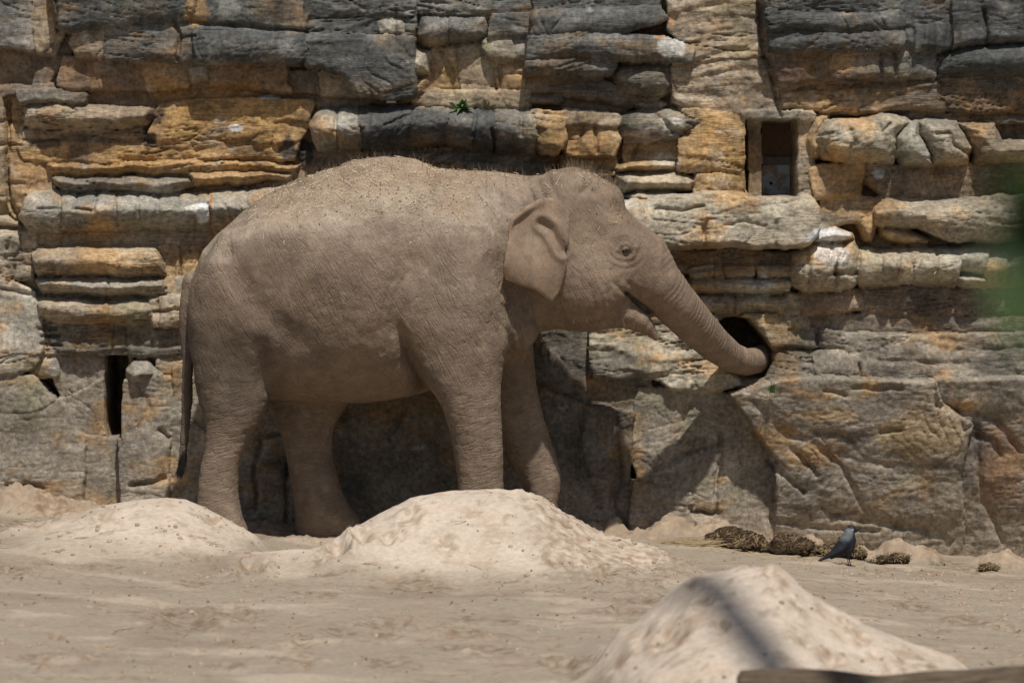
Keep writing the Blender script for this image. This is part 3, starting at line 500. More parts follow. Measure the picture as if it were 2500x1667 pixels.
    Q = np.stack([idx[:-1, :-1], idx[1:, :-1], idx[1:, 1:], idx[:-1, 1:]], -1).reshape(-1, 4)
    own = O[:-1, :-1].reshape(-1).copy(); hl = (hole > .5)[:-1, :-1].reshape(-1); sl_ = (slot > .5)[:-1, :-1].reshape(-1)
    own[hl] = n; own[sl_] = n+1
    root = empty('rock_wall', (0, WY, 0))
    tag(root, 'layered sandstone rock wall of grey and ochre ledges behind the elephant', 'rock wall')
    order = np.argsort(own, kind='stable'); so = own[order]
    for pid in np.unique(so):
        a, b = np.searchsorted(so, (pid, pid+1)); q = Q[order[a:b]]
        if len(q) < 60: continue
        u, inv = np.unique(q, return_inverse=True)
        nm = PIECES[pid][0] if pid < n else 'wall_opening'
        o = mesh_np(nm, V[u], inv.reshape(-1, 4), M_ROCK, root, True, Cf[u], {'bed': bedf[u]})
        if pid == n: o['label'] = 'round feeding hole with a dark hollow inside'
        if pid == n+1: o['label'] = 'narrow upright slot with a dark hollow inside'
    # plain core that closes the wall behind the relief
    bm = bmesh.new(); bmesh.ops.create_cube(bm, size=1)
    bmesh.ops.scale(bm, vec=(11.6, 1.2, 4.66), verts=bm.verts); bmesh.ops.translate(bm, vec=(0, WY+1.35, 1.60), verts=bm.verts)
    bmesh.ops.subdivide_edges(bm, edges=bm.edges, cuts=12)
    for v in bm.verts: v.co += Vector((0, .1, .04))*math.sin(v.co.x*3+v.co.z*2)*(.5 if v.co.y > WY+1.5 else 0)
    bm_obj('rock_core', bm, mat_plain('core_rock', (.2, .16, .12), (.12, .1, .08), 6), root)
    return root, xs, zs, H
WALL, WXS, WZS, WH = build_wall()
def wall_y(x, z):
    i = np.clip(np.searchsorted(WXS, x), 0, len(WXS)-1); k = np.clip(np.searchsorted(WZS, z), 0, len(WZS)-1)
    return WY-float(WH[i, k])

# hatch in the recess: rusty upper plate, bar, grey-blue lower plate with a round hole
def build_hatch():
    Y = WY+.09; bm = bmesh.new(); a0, b0 = P3(1600+675/2.6133, 1268/2.6133, WY+.12), P3(1600+925/2.6133, 755/2.6133, WY+.12)
    bmesh.ops.create_cube(bm, size=1); bmesh.ops.scale(bm, vec=(b0.x-a0.x, .02, b0.z-a0.z), verts=bm.verts); bmesh.ops.bevel(bm, geom=bm.edges[:], offset=.003, segments=1, affect='EDGES')
    h = bm_obj('metal_hatch', bm, mat_plain('hatch_back', (.03, .026, .022), (.06, .045, .035), 20)); h.location = ((a0.x+b0.x)/2, WY+.148, (a0.z+b0.z)/2); h.parent = WALL
    h.matrix_parent_inverse = Matrix.Translation(-WALL.location); h['label'] = 'rusty metal hatch with a grey lower plate inside the recess'
    def plate(name, x0, y0, x1, y1, Y, th, mat, hole=None):
        a, b = P3(1600+x0/2.6133, y1/2.6133, Y), P3(1600+x1/2.6133, y0/2.6133, Y)
        bm = bmesh.new(); rings = []
        cx, cz = (a.x+b.x)/2, (a.z+b.z)/2
        if hole: cx, cz = hole[0], hole[1]
        N = 32
        for k in range(N):
            t = 2*math.pi*k/N; dx, dz = math.cos(t), math.sin(t); s = 1e9
            if dx > 1e-6: s = min(s, (b.x-cx)/dx)
            if dx < -1e-6: s = min(s, (a.x-cx)/dx)
            if dz > 1e-6: s = min(s, (b.z-cz)/dz)
            if dz < -1e-6: s = min(s, (a.z-cz)/dz)
            r = hole[2] if hole else .004
            rings.append([bm.verts.new((cx+dx*r, Y, cz+dz*r)), bm.verts.new((cx+dx*s, Y, cz+dz*s)), bm.verts.new((cx+dx*s, Y+th, cz+dz*s)), bm.verts.new((cx+dx*r, Y+th, cz+dz*r))])
        for k in range(N):
            p, q = rings[k], rings[(k+1) % N]
            for j in range(4): bm.faces.new((p[j], p[(j+1) % 4], q[(j+1) % 4], q[j]))
        if not hole: bm.faces.new([r[0] for r in rings])
        bmesh.ops.recalc_face_normals(bm, faces=bm.faces)
        o = bm_obj(name, bm, mat, None, False); o.parent = h
        o.matrix_parent_inverse = Matrix.Translation(-h.location); return o
    rust = mat_plain('rusted_plate', (.17, .095, .055), (.10, .06, .042), 14, .75, .3)
    t = NT('painted_plate', .55, .4); n = t.rng(t.noise(11, 5, .65), .47, .62, 0, 1)
    t.color(t.mix(n, (.33, .37, .40), (.24, .17, .11))); t.bump(t.noise(60, 4), .2, .003)
    dark = mat_plain('dark_bar', (.09, .085, .08), (.15, .13, .11), 25, .7, .3)
    plate('upper_panel', 680, 760, 920, 1004, WY+.10, .012, rust)
    plate('crossbar', 680, 1002, 920, 1050, WY+.075, .03, dark)
    c = P3(1600+738/2.6133, 1170/2.6133, WY+.09)
    plate('lower_panel', 680, 1052, 920, 1265, WY+.09, .012, t.m, (c.x, c.z, .011))
    bm = bmesh.new(); bmesh.ops.create_cone(bm, cap_ends=True, segments=24, radius1=.012, radius2=.012, depth=.03, matrix=Matrix.Translation((c.x, WY+.122, c.z)) @ Matrix.Rotation(math.pi/2, 4, 'X'))
    o = bm_obj('lock_hole', bm, mat_plain('lock_dark', (.02, .018, .016), (.03, .025, .02), 30)); o.parent = h; o.matrix_parent_inverse = Matrix.Translation(-h.location)
build_hatch()

# ------------------------------------------------------------------ sandy ground with its mounds
def base_z(x, y):
    b = np.interp(x, [-60, -3.3, -1.6, -.6, 1.0, 2.2, 3.3, 60], [.16, .13, .0, -.03, -.06, -.17, -.24, -.3])
    far = sst(-3.0, -9.0, y); b = b*(1-far)+(-.05)*far
    return b+.5*sst(-17.0, -21.0, y)                            # low bank where the viewers stand
MOUNDS = [  # crest outline, crest depth, front reach, back reach
 ([(-260, 1330), (-60, 1305), (60, 1283), (180, 1252), (280, 1226), (350, 1217), (400, 1214), (450, 1217), (500, 1238), (560, 1272), (610, 1303), (660, 1335), (720, 1356)], -1.15, 1.15, .62),
 ([(760, 1352), (830, 1318), (870, 1290), (920, 1256), (960, 1236), (1010, 1214), (1080, 1203), (1150, 1196), (1220, 1193), (1270, 1200), (1320, 1222), (1370, 1252), (1450, 1288), (1550, 1326), (1640, 1358), (1740, 1392)], -1.55, 1.25, .85),
 ([(470, 1402), (540, 1372), (620, 1352), (700, 1345), (780, 1345), (860, 1350), (960, 1375)], -2.05, .75, .8),
 ([(1380, 1640), (1440, 1600), (1510, 1556), (1570, 1514), (1640, 1452), (1700, 1410), (1760, 1392), (1830, 1378), (1885, 1374), (1915, 1392), (1960, 1436), (2030, 1480), (2120, 1532), (2220, 1572), (2330, 1606), (2460, 1650)], -6.6, 1.9, 1.6),
 
]
HEAPS = [(1500, 1292, .62, .10, .13), (1440, 1270, .70, .10, .11), (1640, 1300, .62, .16, .17), (1560, 1310, .45, .12, .07), (1745, 1310, .60, .13, .13), (1820, 1325, .52, .18, .12), (1985, 1345, .48, .12, .13), (2100, 1352, .42, .12, .07), (2185, 1352, .40, .14, .16), (2260, 1365, .40, .12, .09), (2450, 1365, .45, .2, .10), (120, 1255, .55, .35, .10), (20, 1240, .6, .3, .12), (600, 1295, .55, .3, .04), (260, 1265, .5, .25, .06)]
PITS = [(612, 1425, -2.45, .075, .07), (830, 1400, -2.2, .07, .05), (880, 1395, -2.1, .06, .05), (790, 1412, -2.3, .05, .03), (100, 1345, -1.2, .12, .03), (1480, 1345, -1.9, .3, .03)]
for _p in ((1552, 1470, -6.3, .035), (1570, 1525, -6.9, .05), (1640, 1575, -7.2, .07), (1470, 1605, -7.2, .045), (1510, 1580, -7.1, .05), (1720, 1540, -7.0, .05), (1760, 1560, -7.3, .035), (1962, 1590, -7.4, .045), (2025, 1606, -7.5, .05), (2100, 1530, -7.0, .05), (2140, 1555, -7.2, .03), (2060, 1520, -6.9, .03), (1950, 1450, -6.4, .04), (1880, 1500, -6.8, .04), (1820, 1440, -6.5, .03), (2180, 1600, -7.4, .035), (1690, 1470, -6.7, .04), (700, 1350, -1.5, .04), (1000, 1310, -1.9, .06), (1090, 1360, -2.2, .05), (950, 1330, -2.1, .04), (520, 1290, -1.4, .05), (250, 1300, -1.5, .06), (450, 1520, -4.6, .16), (1130, 1535, -4.9, .09)): PITS.append((*_p, .022))
_r = random.Random(33)
for _i in range(70): PITS.append((_r.uniform(-60, 2560), 1500, _r.uniform(-7.5, -2.4) if _i % 3 else _r.uniform(-.6, .35), _r.uniform(.05, .11), _r.uniform(.008, .02)))
def build_ground():
    fx = np.arange(-3.95, 3.951, .0165); fy = np.arange(-9.0, 1.301, .0225)
    def outw(v, s, g, lim):
        r = []
        while abs(v) < lim: s *= g; v += s if v > 0 else -s; r.append(v)
        return r
    ox = outw(3.95, .03, 1.35, 400); xs = np.array(sorted([-q for q in ox])+list(fx)+ox)
    yb = []; v = 1.3; s = .03
    while v < 400: s *= 1.35; v += s; yb.append(v)
    yf = []; v = -9.0; s = .03
    while v > -400:
        s = min(s*1.2, .5) if v > -30 else s*1.35
        v -= s; yf.append(v)
    ys = np.array(yf[::-1]+list(fy)+yb)
    X, Y = np.meshgrid(xs, ys, indexing='ij')
    wx = X+.03*n2(X*3, Y*3)+.012*n2(X*9, Y*9); wy = Y+.06*n2(X*2+9, Y*2)
    Zb = base_z(X, Y); Z = Zb.copy(); dry = np.zeros(X.shape); heap = np.zeros(X.shape)
    for crest, yc, wf, wb in MOUNDS:
        cx, cz = P([q[0] for q in crest], [q[1] for q in crest], yc); ch = np.maximum(cz-base_z(cx, np.full(len(crest), yc)), 0)
        h = np.interp(wx, cx, ch, left=0, right=0)
        ex = np.clip((wx-cx[0])/.25, 0, 1)*np.clip((cx[-1]-wx)/.25, 0, 1); h = h*ex
        d = wy-yc; t = np.where(d < 0, -d/wf, d/wb); g = np.where(t < 1, .5+.5*np.cos(np.pi*np.clip(t, 0, 1)), 0)
        g = g*.65+.35*np.clip(1-t, 0, 1)**1.0*np.where(t < 1, 1, 0)
        hh = h*g; Z = Z+hh*(1-.5*np.clip((Z-Zb)/.4, 0, 1)); dry = np.maximum(dry, sst(.01, .13, hh+.03*fbm2(X*5, Y*5, 3)))
    def local(x, y, r):
        i0, i1 = np.searchsorted(xs, (x-r, x+r)); k0, k1 = np.searchsorted(ys, (y-r, y+r)); return slice(i0, i1), slice(k0, k1)
    for px, py, y, r, h in HEAPS:
        x, _ = P(px, py, y); s = local(float(x), y, r*2.6); A, B_ = X[s], Y[s]; e = np.sqrt((A-x)**2+((B_-y)*.9)**2)/(r*(1+.35*fbm2(A*9, B_*9, 3)))
        Z[s] += .75*h*sst(1.35, .15, e)*(1+.30*fbm2(A*11, B_*11, 3)); heap[s] = np.maximum(heap[s], sst(1.3, .7, e))
    pit = np.zeros(X.shape)
    for px, py, y, r, h in PITS:
        x, _ = P(px, py, y); s = local(float(x), y, r*6); A, B_ = X[s], Y[s]; e = np.sqrt((A-x)**2+((B_-y)*.55)**2)/(r*(1+.4*fbm2(A*14, B_*14, 2)))
        Z[s] += -h*sst(1.1, .3, e)+.45*h*np.exp(-((e-1.35)/.35)**2)*(1+n2(A*30, B_*30)); pit[s] = np.maximum(pit[s], sst(1.9, .9, e))
    Z += .045*heap*fbm2(X*13, Y*13, 4, .6)
    near = (np.abs(X) < 6) & (Y > -12)
    Z += np.where(near, .022*fbm2(X*1.6, Y*1.1, 3)*(1-.5*dry), .03*fbm2(X*.2, Y*.2, 2))
    rough = sst(-.1, .4, n2(X*.9+3, Y*.8))
    Z += np.where(near, .008*fbm2(X*6, Y*5, 3, .5)+.010*rough*np.abs(n2(X*14, Y*9))*(1-.6*dry)+.002*n2(X*30, Y*24), 0)
    clod = np.clip(n2(X*13+5, Y*11)-.38, 0, 1)*sst(.15, .5, n2(X*1.3+20, Y*1.3)); Z += np.where(near, .06*clod, 0)
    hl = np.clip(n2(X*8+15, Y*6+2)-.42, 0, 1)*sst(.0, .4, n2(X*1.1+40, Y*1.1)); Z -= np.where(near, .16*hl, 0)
    # elephant's feet have pressed the sand level
    for px, y in ((540, -.28), (800, .26), (1175, -.28), (1330, .28)):
        x, _ = P(px, 1310, y); e = np.sqrt((X-x)**2+(Y-y)**2); f = sst(.34, .2, e); Z = Z*(1-f)+np.minimum(Z, -.015)*f
    damp = np.array([.285, .238, .178]); pale = np.array([.525, .442, .352]); dk = np.array([.215, .166, .122]); red = np.array([.38, .28, .20])
    C = damp+(pale-damp)*np.clip(dry*(.85+.3*fbm2(X*3, Y*3, 3)), 0, 1)[..., None]
    s = sst(.0, .45, fbm2(X*.9, Y*1.8+4, 4, .6))[..., None]*.55*(1-.6*dry[..., None]); C = C*(1-s)+dk*s
    s = sst(.10, .45, fbm2(X*3.2+30, Y*4+4, 4, .6))[..., None]*.4; C = C*(1-s)+red*(.7+.5*dry[..., None])*s
    s = sst(.18, .5, fbm2(X*7+3, Y*9, 4, .65))[..., None]*.55; C = C*(1-s)+np.array([.21, .155, .105])*s
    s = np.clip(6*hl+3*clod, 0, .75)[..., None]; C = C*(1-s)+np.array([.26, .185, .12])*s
    s = (sst(.16, .34, fbm2(X*5.5+77, Y*10, 5, .7))*sst(-.2, .2, n2(X*.8, Y*1.2+9))*.9)[..., None]*(1-.5*dry[..., None]); C = C*(1-s)+np.array([.20, .145, .098])*s
    s = (sst(.10, .40, fbm2(X*3.7+120, Y*4.4, 5, .66))*dry*.5)[..., None]; C = C*(1-s)+np.array([.33, .245, .17])*s
    l = sst(.1, .5, fbm2(X*1.4+60, Y*2.2, 3))[..., None]*.4; C = C*(1-l)+np.array([.50, .41, .31])*l
    s = heap[..., None]*.8; C = C*(1-s)+np.array([.32, .24, .165])*(1+.5*fbm2(X*14, Y*14, 3))[..., None]*s
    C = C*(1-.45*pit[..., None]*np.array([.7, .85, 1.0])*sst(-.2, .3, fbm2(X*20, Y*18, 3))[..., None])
    V = np.stack([X, Y, Z], -1).reshape(-1, 3); a, b = X.shape; idx = np.arange(a*b).reshape(a, b)
    Q = np.stack([idx[:-1, :-1], idx[1:, :-1], idx[1:, 1:], idx[:-1, 1:]], -1).reshape(-1, 4)
    t = NT('sand', .95, .1)
    c = t.mix(1.0, t.attr('Col'), t.rng(t.noise(30, 7, .72), .25, .75, .84, 1.16), 'MULTIPLY')
    sp = t.rng(t.noise(75, 3, .6), .66, .74, 0, .55); c = t.mix(sp, c, (.17, .12, .08))
    sp2 = t.rng(t.noise(150, 2, .5, t.mapping((1, 1, 1), (1, 2, 3))), .71, .76, 0, .7); c = t.mix(sp2, c, (.62, .56, .48))
    t.color(c)
    b1 = t.bump(t.noise(24, 8, .66), .16, .010); t.bump(t.noise(120, 5, .7), .4, .004, b1)
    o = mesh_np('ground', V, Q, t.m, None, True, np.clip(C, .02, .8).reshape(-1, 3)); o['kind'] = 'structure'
    return xs, ys, Z
GX, GY, GZ = build_ground()
def ground_z(x, y):
    x = np.asarray(x, float); y = np.asarray(y, float)
    i = np.clip(np.searchsorted(GX, x)-1, 0, len(GX)-2); k = np.clip(np.searchsorted(GY, y)-1, 0, len(GY)-2)
    u = np.clip((x-GX[i])/(GX[i+1]-GX[i]), 0, 1); v = np.clip((y-GY[k])/(GY[k+1]-GY[k]), 0, 1)
    return (GZ[i, k]*(1-u)+GZ[i+1, k]*u)*(1-v)+(GZ[i, k+1]*(1-u)+GZ[i+1, k+1]*u)*v

# ------------------------------------------------------------------ implicit surfaces for the animals
class SDF:
    def __init__(s, lo, hi, h):
        s.lo = np.array(lo, float); s.h = h
        s.ax = [np.arange(lo[i], hi[i]+h, h) for i in range(3)]
        s.F = np.full([len(a) for a in s.ax], 9.0, np.float32)
    def box(s, lo, hi):
        sl = []
        for i in range(3):
            a, b = np.searchsorted(s.ax[i], (lo[i], hi[i])); sl.append(slice(max(a-1, 0), max(b+1, 1)))
        g = [s.ax[i][sl[i]].astype(np.float32) for i in range(3)]
        return tuple(sl), g[0][:, None, None], g[1][None, :, None], g[2][None, None, :]
    def add(s, sl, d, k):
        a = s.F[sl]
        if k <= 0: s.F[sl] = np.minimum(a, d); return
        q = np.maximum(k-np.abs(a-d), 0)/k; s.F[sl] = np.minimum(a, d)-q*q*k*.25
    def sub(s, sl, d, k):
        a = -s.F[sl]; q = np.maximum(k-np.abs(a-d), 0)/k; s.F[sl] = -(np.minimum(a, d)-q*q*k*.25)
    def ell(s, c, r, k=.05, rot=0.0, sub=False):
        R = max(r)+k+.02; sl, x, y, z = s.box(np.array(c)-R, np.array(c)+R)
        x, y, z = x-c[0], y-c[1], z-c[2]; ca, sa = math.cos(rot), math.sin(rot)
        xr = x*ca+z*sa; zr = -x*sa+z*ca
        e = np.sqrt((xr/r[0])**2+(y/r[1])**2+(zr/r[2])**2); d = (e-1)*min(r)
        (s.sub if sub else s.add)(sl, d, k)
    def chain(s, pts, k=.05, sub=False, ky=1.0):
        p = np.array([q[:3] for q in pts], np.float32); r = np.array([q[3] for q in pts], np.float32)
        R = r.max()+k+.03; sl, x, y, z = s.box(p.min(0)-R, p.max(0)+R); d = None
        for i in range(len(p)-1):
            e = p[i+1]-p[i]; t = np.clip(((x-p[i, 0])*e[0]+(y-p[i, 1])*e[1]+(z-p[i, 2])*e[2])/float(e @ e), 0, 1)
            q = np.sqrt((x-p[i, 0]-t*e[0])**2+((y-p[i, 1]-t*e[1])*ky)**2+(z-p[i, 2]-t*e[2])**2)-(r[i]+t*(r[i+1]-r[i]))
            d = q if d is None else np.minimum(d, q)
        (s.sub if sub else s.add)(sl, d, k)
    def loft_x(s, xs, zt, zb, hy, yc, k=.05, p=2.2, low=0.0):
        """sections along x: top, bottom, half width, centre y"""
        xs, zt, zb, hy, yc = (np.array(a, float) for a in (xs, zt, zb, hy, yc)); m = k+.06
        sl, x, y, z = s.box((xs[0]-m, (yc-hy).min()-m, zb.min()-m), (xs[-1]+m, (yc+hy).max()+m, zt.max()+m))
        X = x.ravel(); f = lambda a: np.interp(X, xs, a).astype(np.float32)[:, None, None]
        T, Bt, W, C = f(zt), f(zb), f(hy), f(yc); c = (T+Bt)/2; hz = np.maximum((T-Bt)/2, .004)
        v = (z-c)/hz; W = W*(1-low*np.clip(v, -1, 1)*.5)
        e = (np.abs(v)**p+np.abs((y-C)/np.maximum(W, .004))**p)**(1/p)
        d = (e-1)*np.minimum(hz, W); d = np.maximum(d, np.maximum(xs[0]-x, x-xs[-1])); s.add(sl, d.astype(np.float32), k)
    def loft_z(s, zs, x0, x1, yc, hy, k=.05, p=2.3):
        o = np.argsort(zs); zs, x0, x1, yc, hy = (np.array(a, float)[o] for a in (zs, x0, x1, yc, hy)); m = k+.06
        sl, x, y, z = s.box((x0.min()-m, (yc-hy).min()-m, zs[0]-m), (x1.max()+m, (yc+hy).max()+m, zs[-1]+m))
        Z = z.ravel(); f = lambda a: np.interp(Z, zs, a).astype(np.float32)[None, None, :]
        A, Bx, C, W = f(x0), f(x1), f(yc), f(hy); c = (A+Bx)/2; hx = np.maximum((Bx-A)/2, .004)
        e = (np.abs((x-c)/hx)**p+np.abs((y-C)/W)**p)**(1/p)
        d = (e-1)*np.minimum(hx, W); d = np.maximum(d, np.maximum(zs[0]-z, z-zs[-1])); s.add(sl, d.astype(np.float32), k)
    def mesh(s):
        F = s.F; S = F < 0; n = np.array(F.shape)
        c = np.zeros(n-1, np.int8)
        for i in (0, 1):
            for j in (0, 1):
                for k in (0, 1): c += S[i:n[0]-1+i, j:n[1]-1+j, k:n[2]-1+k]
        act = (c > 0) & (c < 8); ids = np.full(c.shape, -1, np.int32); ii = np.argwhere(act); ids[act] = np.arange(len(ii))
        acc = np.zeros((len(ii), 3)); cnt = np.zeros(len(ii))
        co = [(a, b, d) for a in (0, 1) for b in (0, 1) for d in (0, 1)]
        for a in co:
            for b in co:
                if sum(abs(p-q) for p, q in zip(a, b)) != 1 or a > b: continue
                fa = F[ii[:, 0]+a[0], ii[:, 1]+a[1], ii[:, 2]+a[2]]; fb = F[ii[:, 0]+b[0], ii[:, 1]+b[1], ii[:, 2]+b[2]]
                m = (fa < 0) != (fb < 0); t = np.where(m, fa/np.where(m, fa-fb, 1), 0)
                pt = np.array(a)+t[:, None]*(np.array(b)-np.array(a)); acc += np.where(m[:, None], pt, 0); cnt += m
        V = s.lo+(ii+acc/cnt[:, None])*s.h; Q = []
        for axn in range(3):
            u, v = [(1, 2), (2, 0), (0, 1)][axn]
            a = [slice(1, -1)]*3; a[axn] = slice(0, -1); b = list(a); b[axn] = slice(1, None)
            A, Bq = S[tuple(a)], S[tuple(b)]; ch = np.argwhere(A != Bq); sg = A[A != Bq]
            off = np.array([1, 1, 1]); off[axn] = 0; base = ch+off
            def cid(du, dv):
                q = base.copy(); q[:, u] -= du; q[:, v] -= dv; return ids[q[:, 0], q[:, 1], q[:, 2]]
            q = np.stack([cid(1, 1), cid(0, 1), cid(0, 0), cid(1, 0)], -1); q[~sg] = q[~sg][:, ::-1]; Q.append(q)
        return V, np.concatenate(Q)
def vnormals(V, Q):
    n = np.cross(V[Q[:, 2]]-V[Q[:, 0]], V[Q[:, 3]]-V[Q[:, 1]]); N = np.zeros_like(V)
    for i in range(4):
        for a in range(3): N[:, a] += np.bincount(Q[:, i], n[:, a], len(V))
    return N/np.maximum(np.linalg.norm(N, axis=1, keepdims=True), 1e-9)
def relax(V, Q, it=2, w=.5):
    cnt = np.bincount(np.concatenate([Q[:, i] for i in range(4)]), minlength=len(V)).astype(float)*2
    for _ in range(it):
        acc = np.zeros_like(V)
        for i in range(4):
            for a in range(3): acc[:, a] += np.bincount(Q[:, i], V[Q[:, (i+1) % 4], a]+V[Q[:, (i+3) % 4], a], len(V))
        V = V*(1-w)+w*acc/np.maximum(cnt, 1)[:, None]
    return V

# ------------------------------------------------------------------ the elephant
def zz(py, Y=0.0): return P(1250, py, Y)[1]
def xx(px, Y=0.0): return P(px, 833, Y)[0]
def build_elephant():
    E = SDF((-2.2, -.80, -.06), (1.78, 1.22, 2.42), .0112)
    # torso
    T = [(462, 738, 775, .10), (466, 706, 840, .20), (474, 671, 885, .27), (497, 613, 935, .37), (535, 571, 965, .45), (592, 518, 978, .51), (650, 476, 978, .55), (726, 441, 978, .585), (803, 414, 981, .605), (879, 399, 982, .615), (937, 395, 978, .61), (994, 399, 969, .575), (1071, 412, 948, .515), (1147, 415, 925, .455), (1224, 421, 880, .40), (1280, 428, 838, .37), (1319, 432, 806, .35), (1380, 440, 790, .30)]
    a = np.array(T, float)
    # keep width fuller low down (barrel) and narrow along the spine
    E.loft_x(xx(a[:, 0]), zz(a[:, 1]), zz(a[:, 2]), a[:, 3], np.zeros(len(a)), .04, 2.05, .05)
    # head
    Hd = [(1275, 470, 770, .25), (1310, 440, 790, .33), (1350, 424, 790, .355), (1402, 415, 802, .355), (1440, 426, 806, .345), (1467, 446, 804, .335), (1500, 474, 796, .31), (1520, 500, 762, .285), (1540, 524, 738, .26), (1575, 558, 736, .21), (1605, 596, 735, .15)]
    a = np.array(Hd, float)
    E.loft_x(xx(a[:, 0]), zz(a[:, 1]), zz(a[:, 2]), a[:, 3], np.zeros(len(a)), .06, 2.3, -.06)
    pt = lambda px, py, y, r: (float(P(px, py, y)[0]), y, float(P(px, py, y)[1]), r)
    el = lambda px, py, y: (float(P(px, py, y)[0]), y, float(P(px, py, y)[1]))
    E.ell(el(1400, 470, -.10), (.17, .17, .14), .06); E.ell(el(1400, 470, .10), (.17, .17, .14), .06)
    E.ell(el(1472, 492, -.11), (.13, .14, .12), .05); E.ell(el(1472, 492, .11), (.13, .14, .12), .05)
    E.ell(el(1435, 690, -.22), (.20, .15, .22), .08); E.ell(el(1435, 690, .22), (.20, .15, .22), .08)      # cheeks
    E.ell(el(1524, 598, -.235), (.075, .05, .07), .05); E.ell(el(1524, 598, .235), (.075, .05, .07), .05)    # brows
    E.ell(el(1446, 540, -.40), (.13, .07, .16), .08, .2, True); E.ell(el(1446, 540, .40), (.13, .07, .16), .08, .2, True)   # temples
    # trunk
    TR = [pt(1565, 635, 0, .185), pt(1600, 688, .01, .162), pt(1648, 741, .10, .140), pt(1693, 790, .26, .126), pt(1743, 840, .46, .108), pt(1785, 872, .64, .094), pt(1818, 884, .78, .086), pt(1846, 880, .92, .082), pt(1866, 870, 1.08, .078)]
    E.chain(TR, .07)
    # jaw and pointed lower lip, mouth slit
    E.chain([pt(1430, 742, 0, .165), pt(1495, 755, 0, .112), pt(1535, 768, 0, .092), pt(1560, 782, 0, .074), pt(1578, 797, 0, .050), pt(1591, 813, 0, .028), pt(1602, 829, 0, .010)], .05, ky=.62)
    E.chain([(*el(1527, 712, -.6)[:2], el(1527, 712, 0)[2], .010), (*el(1527, 712, .6)[:2], el(1527, 712, 0)[2], .010)], .02, True)
    for i in range(26):
        f = i/25; px, py = 1530+f*58, 716+f*50; r = .005+.005*f
        E.chain([(float(xx(px)), -.6, float(zz(py)), r), (float(xx(px)), .6, float(zz(py)), r)], .015, True)
    # far legs
    def leg(st, yt, yb, hw, k, p=2.3):
        st = np.array(st, float); f = (st[:, 0]-st[0, 0])/(st[-1, 0]-st[0, 0]); yc = yt+(yb-yt)*f
        z = [float(P(1250, q, y)[1]) for q, y in zip(st[:, 0], yc)]
        x0 = [float(P(q, 833, y)[0]) for q, y in zip(st[:, 1], yc)]; x1 = [float(P(q, 833, y)[0]) for q, y in zip(st[:, 2], yc)]
        z[-1] = min(z[-1], -.03)
        E.loft_z(z, x0, x1, yc, np.interp(f, np.linspace(0, 1, len(hw)), hw), k, p)
    leg([(860, 720, 850), (900, 690, 862), (950, 665, 858), (982, 652, 852), (1007, 657, 838), (1033, 671, 818), (1063, 688, 812), (1088, 696, 811), (1126, 703, 816), (1148, 706, 822), (1185, 710, 830), (1211, 713, 838), (1241, 716, 856), (1267, 718, 879), (1290, 720, 891), (1303, 722, 889), (1316, 728, 878)], .25, .26, (.12, .17, .16, .14, .14, .16, .17, .16), .05)
    leg([(720, 1130, 1250), (800, 1150, 1290), (850, 1170, 1301), (935, 1190, 1306), (1020, 1212, 1326), (1060, 1224, 1340), (1097, 1236, 1353), (1130, 1250, 1364), (1156, 1264, 1370), (1185, 1280, 1370), (1210, 1290, 1366), (1233, 1298, 1362), (1270, 1290, 1366), (1316, 1284, 1378)], .24, .28, (.10, .15, .15, .14, .135, .14, .15), .05)
    # near legs
    leg([(560, 540, 650), (640, 500, 690), (700, 478, 705), (770, 467, 700), (850, 469, 683), (935, 474, 668), (990, 488, 651), (1033, 500, 634), (1075, 500, 606), (1114, 496, 589), (1148, 489, 581), (1180, 484, 580), (1211, 481, 582), (1258, 479, 589), (1290, 478, 603), (1318, 480, 606)], -.26, -.29, (.10, .21, .235, .215, .18, .155, .14, .135, .14, .15), .045)
    leg([(560, 1080, 1170), (640, 1050, 1205), (720, 1022, 1238), (800, 1004, 1246), (850, 1012, 1240), (893, 1024, 1230), (935, 1042, 1223), (970, 1064, 1222), (1000, 1080, 1223), (1050, 1097, 1225), (1105, 1106, 1227), (1150, 1114, 1228), (1199, 1120, 1230), (1260, 1113, 1238), (1318, 1104, 1246)], -.385, -.30, (.06, .15, .20, .195, .175, .155, .14, .14, .155), .022)
    # chest, brisket and skin folds below the ear
    E.ell(el(1235, 800, 0), (.15, .26, .20), .08); E.ell(el(1262, 790, -.20), (.10, .12, .17), .05, .3)
    E.chain([pt(1262, 730, -.27, .045), pt(1278, 785, -.22, .05), pt(1286, 818, -.12, .04)], .07)
    E.chain([pt(1244, 770, -.29, .04), pt(1256, 812, -.24, .045), pt(1260, 838, -.15, .045)], .07)
    # flank fold from belly to knee
    E.ell(el(1115, 650, -.40), (.20, .15, .30), .09)                                                    # shoulder
    E.ell(el(600, 690, -.42), (.16, .10, .22), .12)                                                     # hip
    E.ell(el(750, 620, -.46), (.30, .13, .20), .14, -.3)                                                # ribs
    E.chain([pt(880, 425, 0, .07), pt(940, 420, 0, .075), pt(1000, 424, 0, .07)], .1)
    # tail
    E.chain([pt(474, 690, 0, .075), pt(462, 750, 0, .062), pt(458, 810, 0, .050), pt(459, 880, -.02, .036), pt(457, 960, -.02, .033), pt(453, 1040, -.02, .029), pt(448, 1095, -.02, .026), pt(441, 1125, -.02, .020)], .02)
    # ears: thin curved sheets with a rolled upper rim
    EAR = [(1366, 492), (1342, 487), (1322, 490), (1300, 500), (1282, 511), (1264, 523), (1252, 535), (1244, 556), (1240, 594), (1234, 625), (1228, 664), (1234, 681), (1252, 688), (1270, 695), (1303, 706), (1318, 714), (1336, 730), (1350, 739), (1358, 726), (1366, 708), (1376, 678), (1383, 645), (1380, 612), (1390, 570), (1392, 520)]
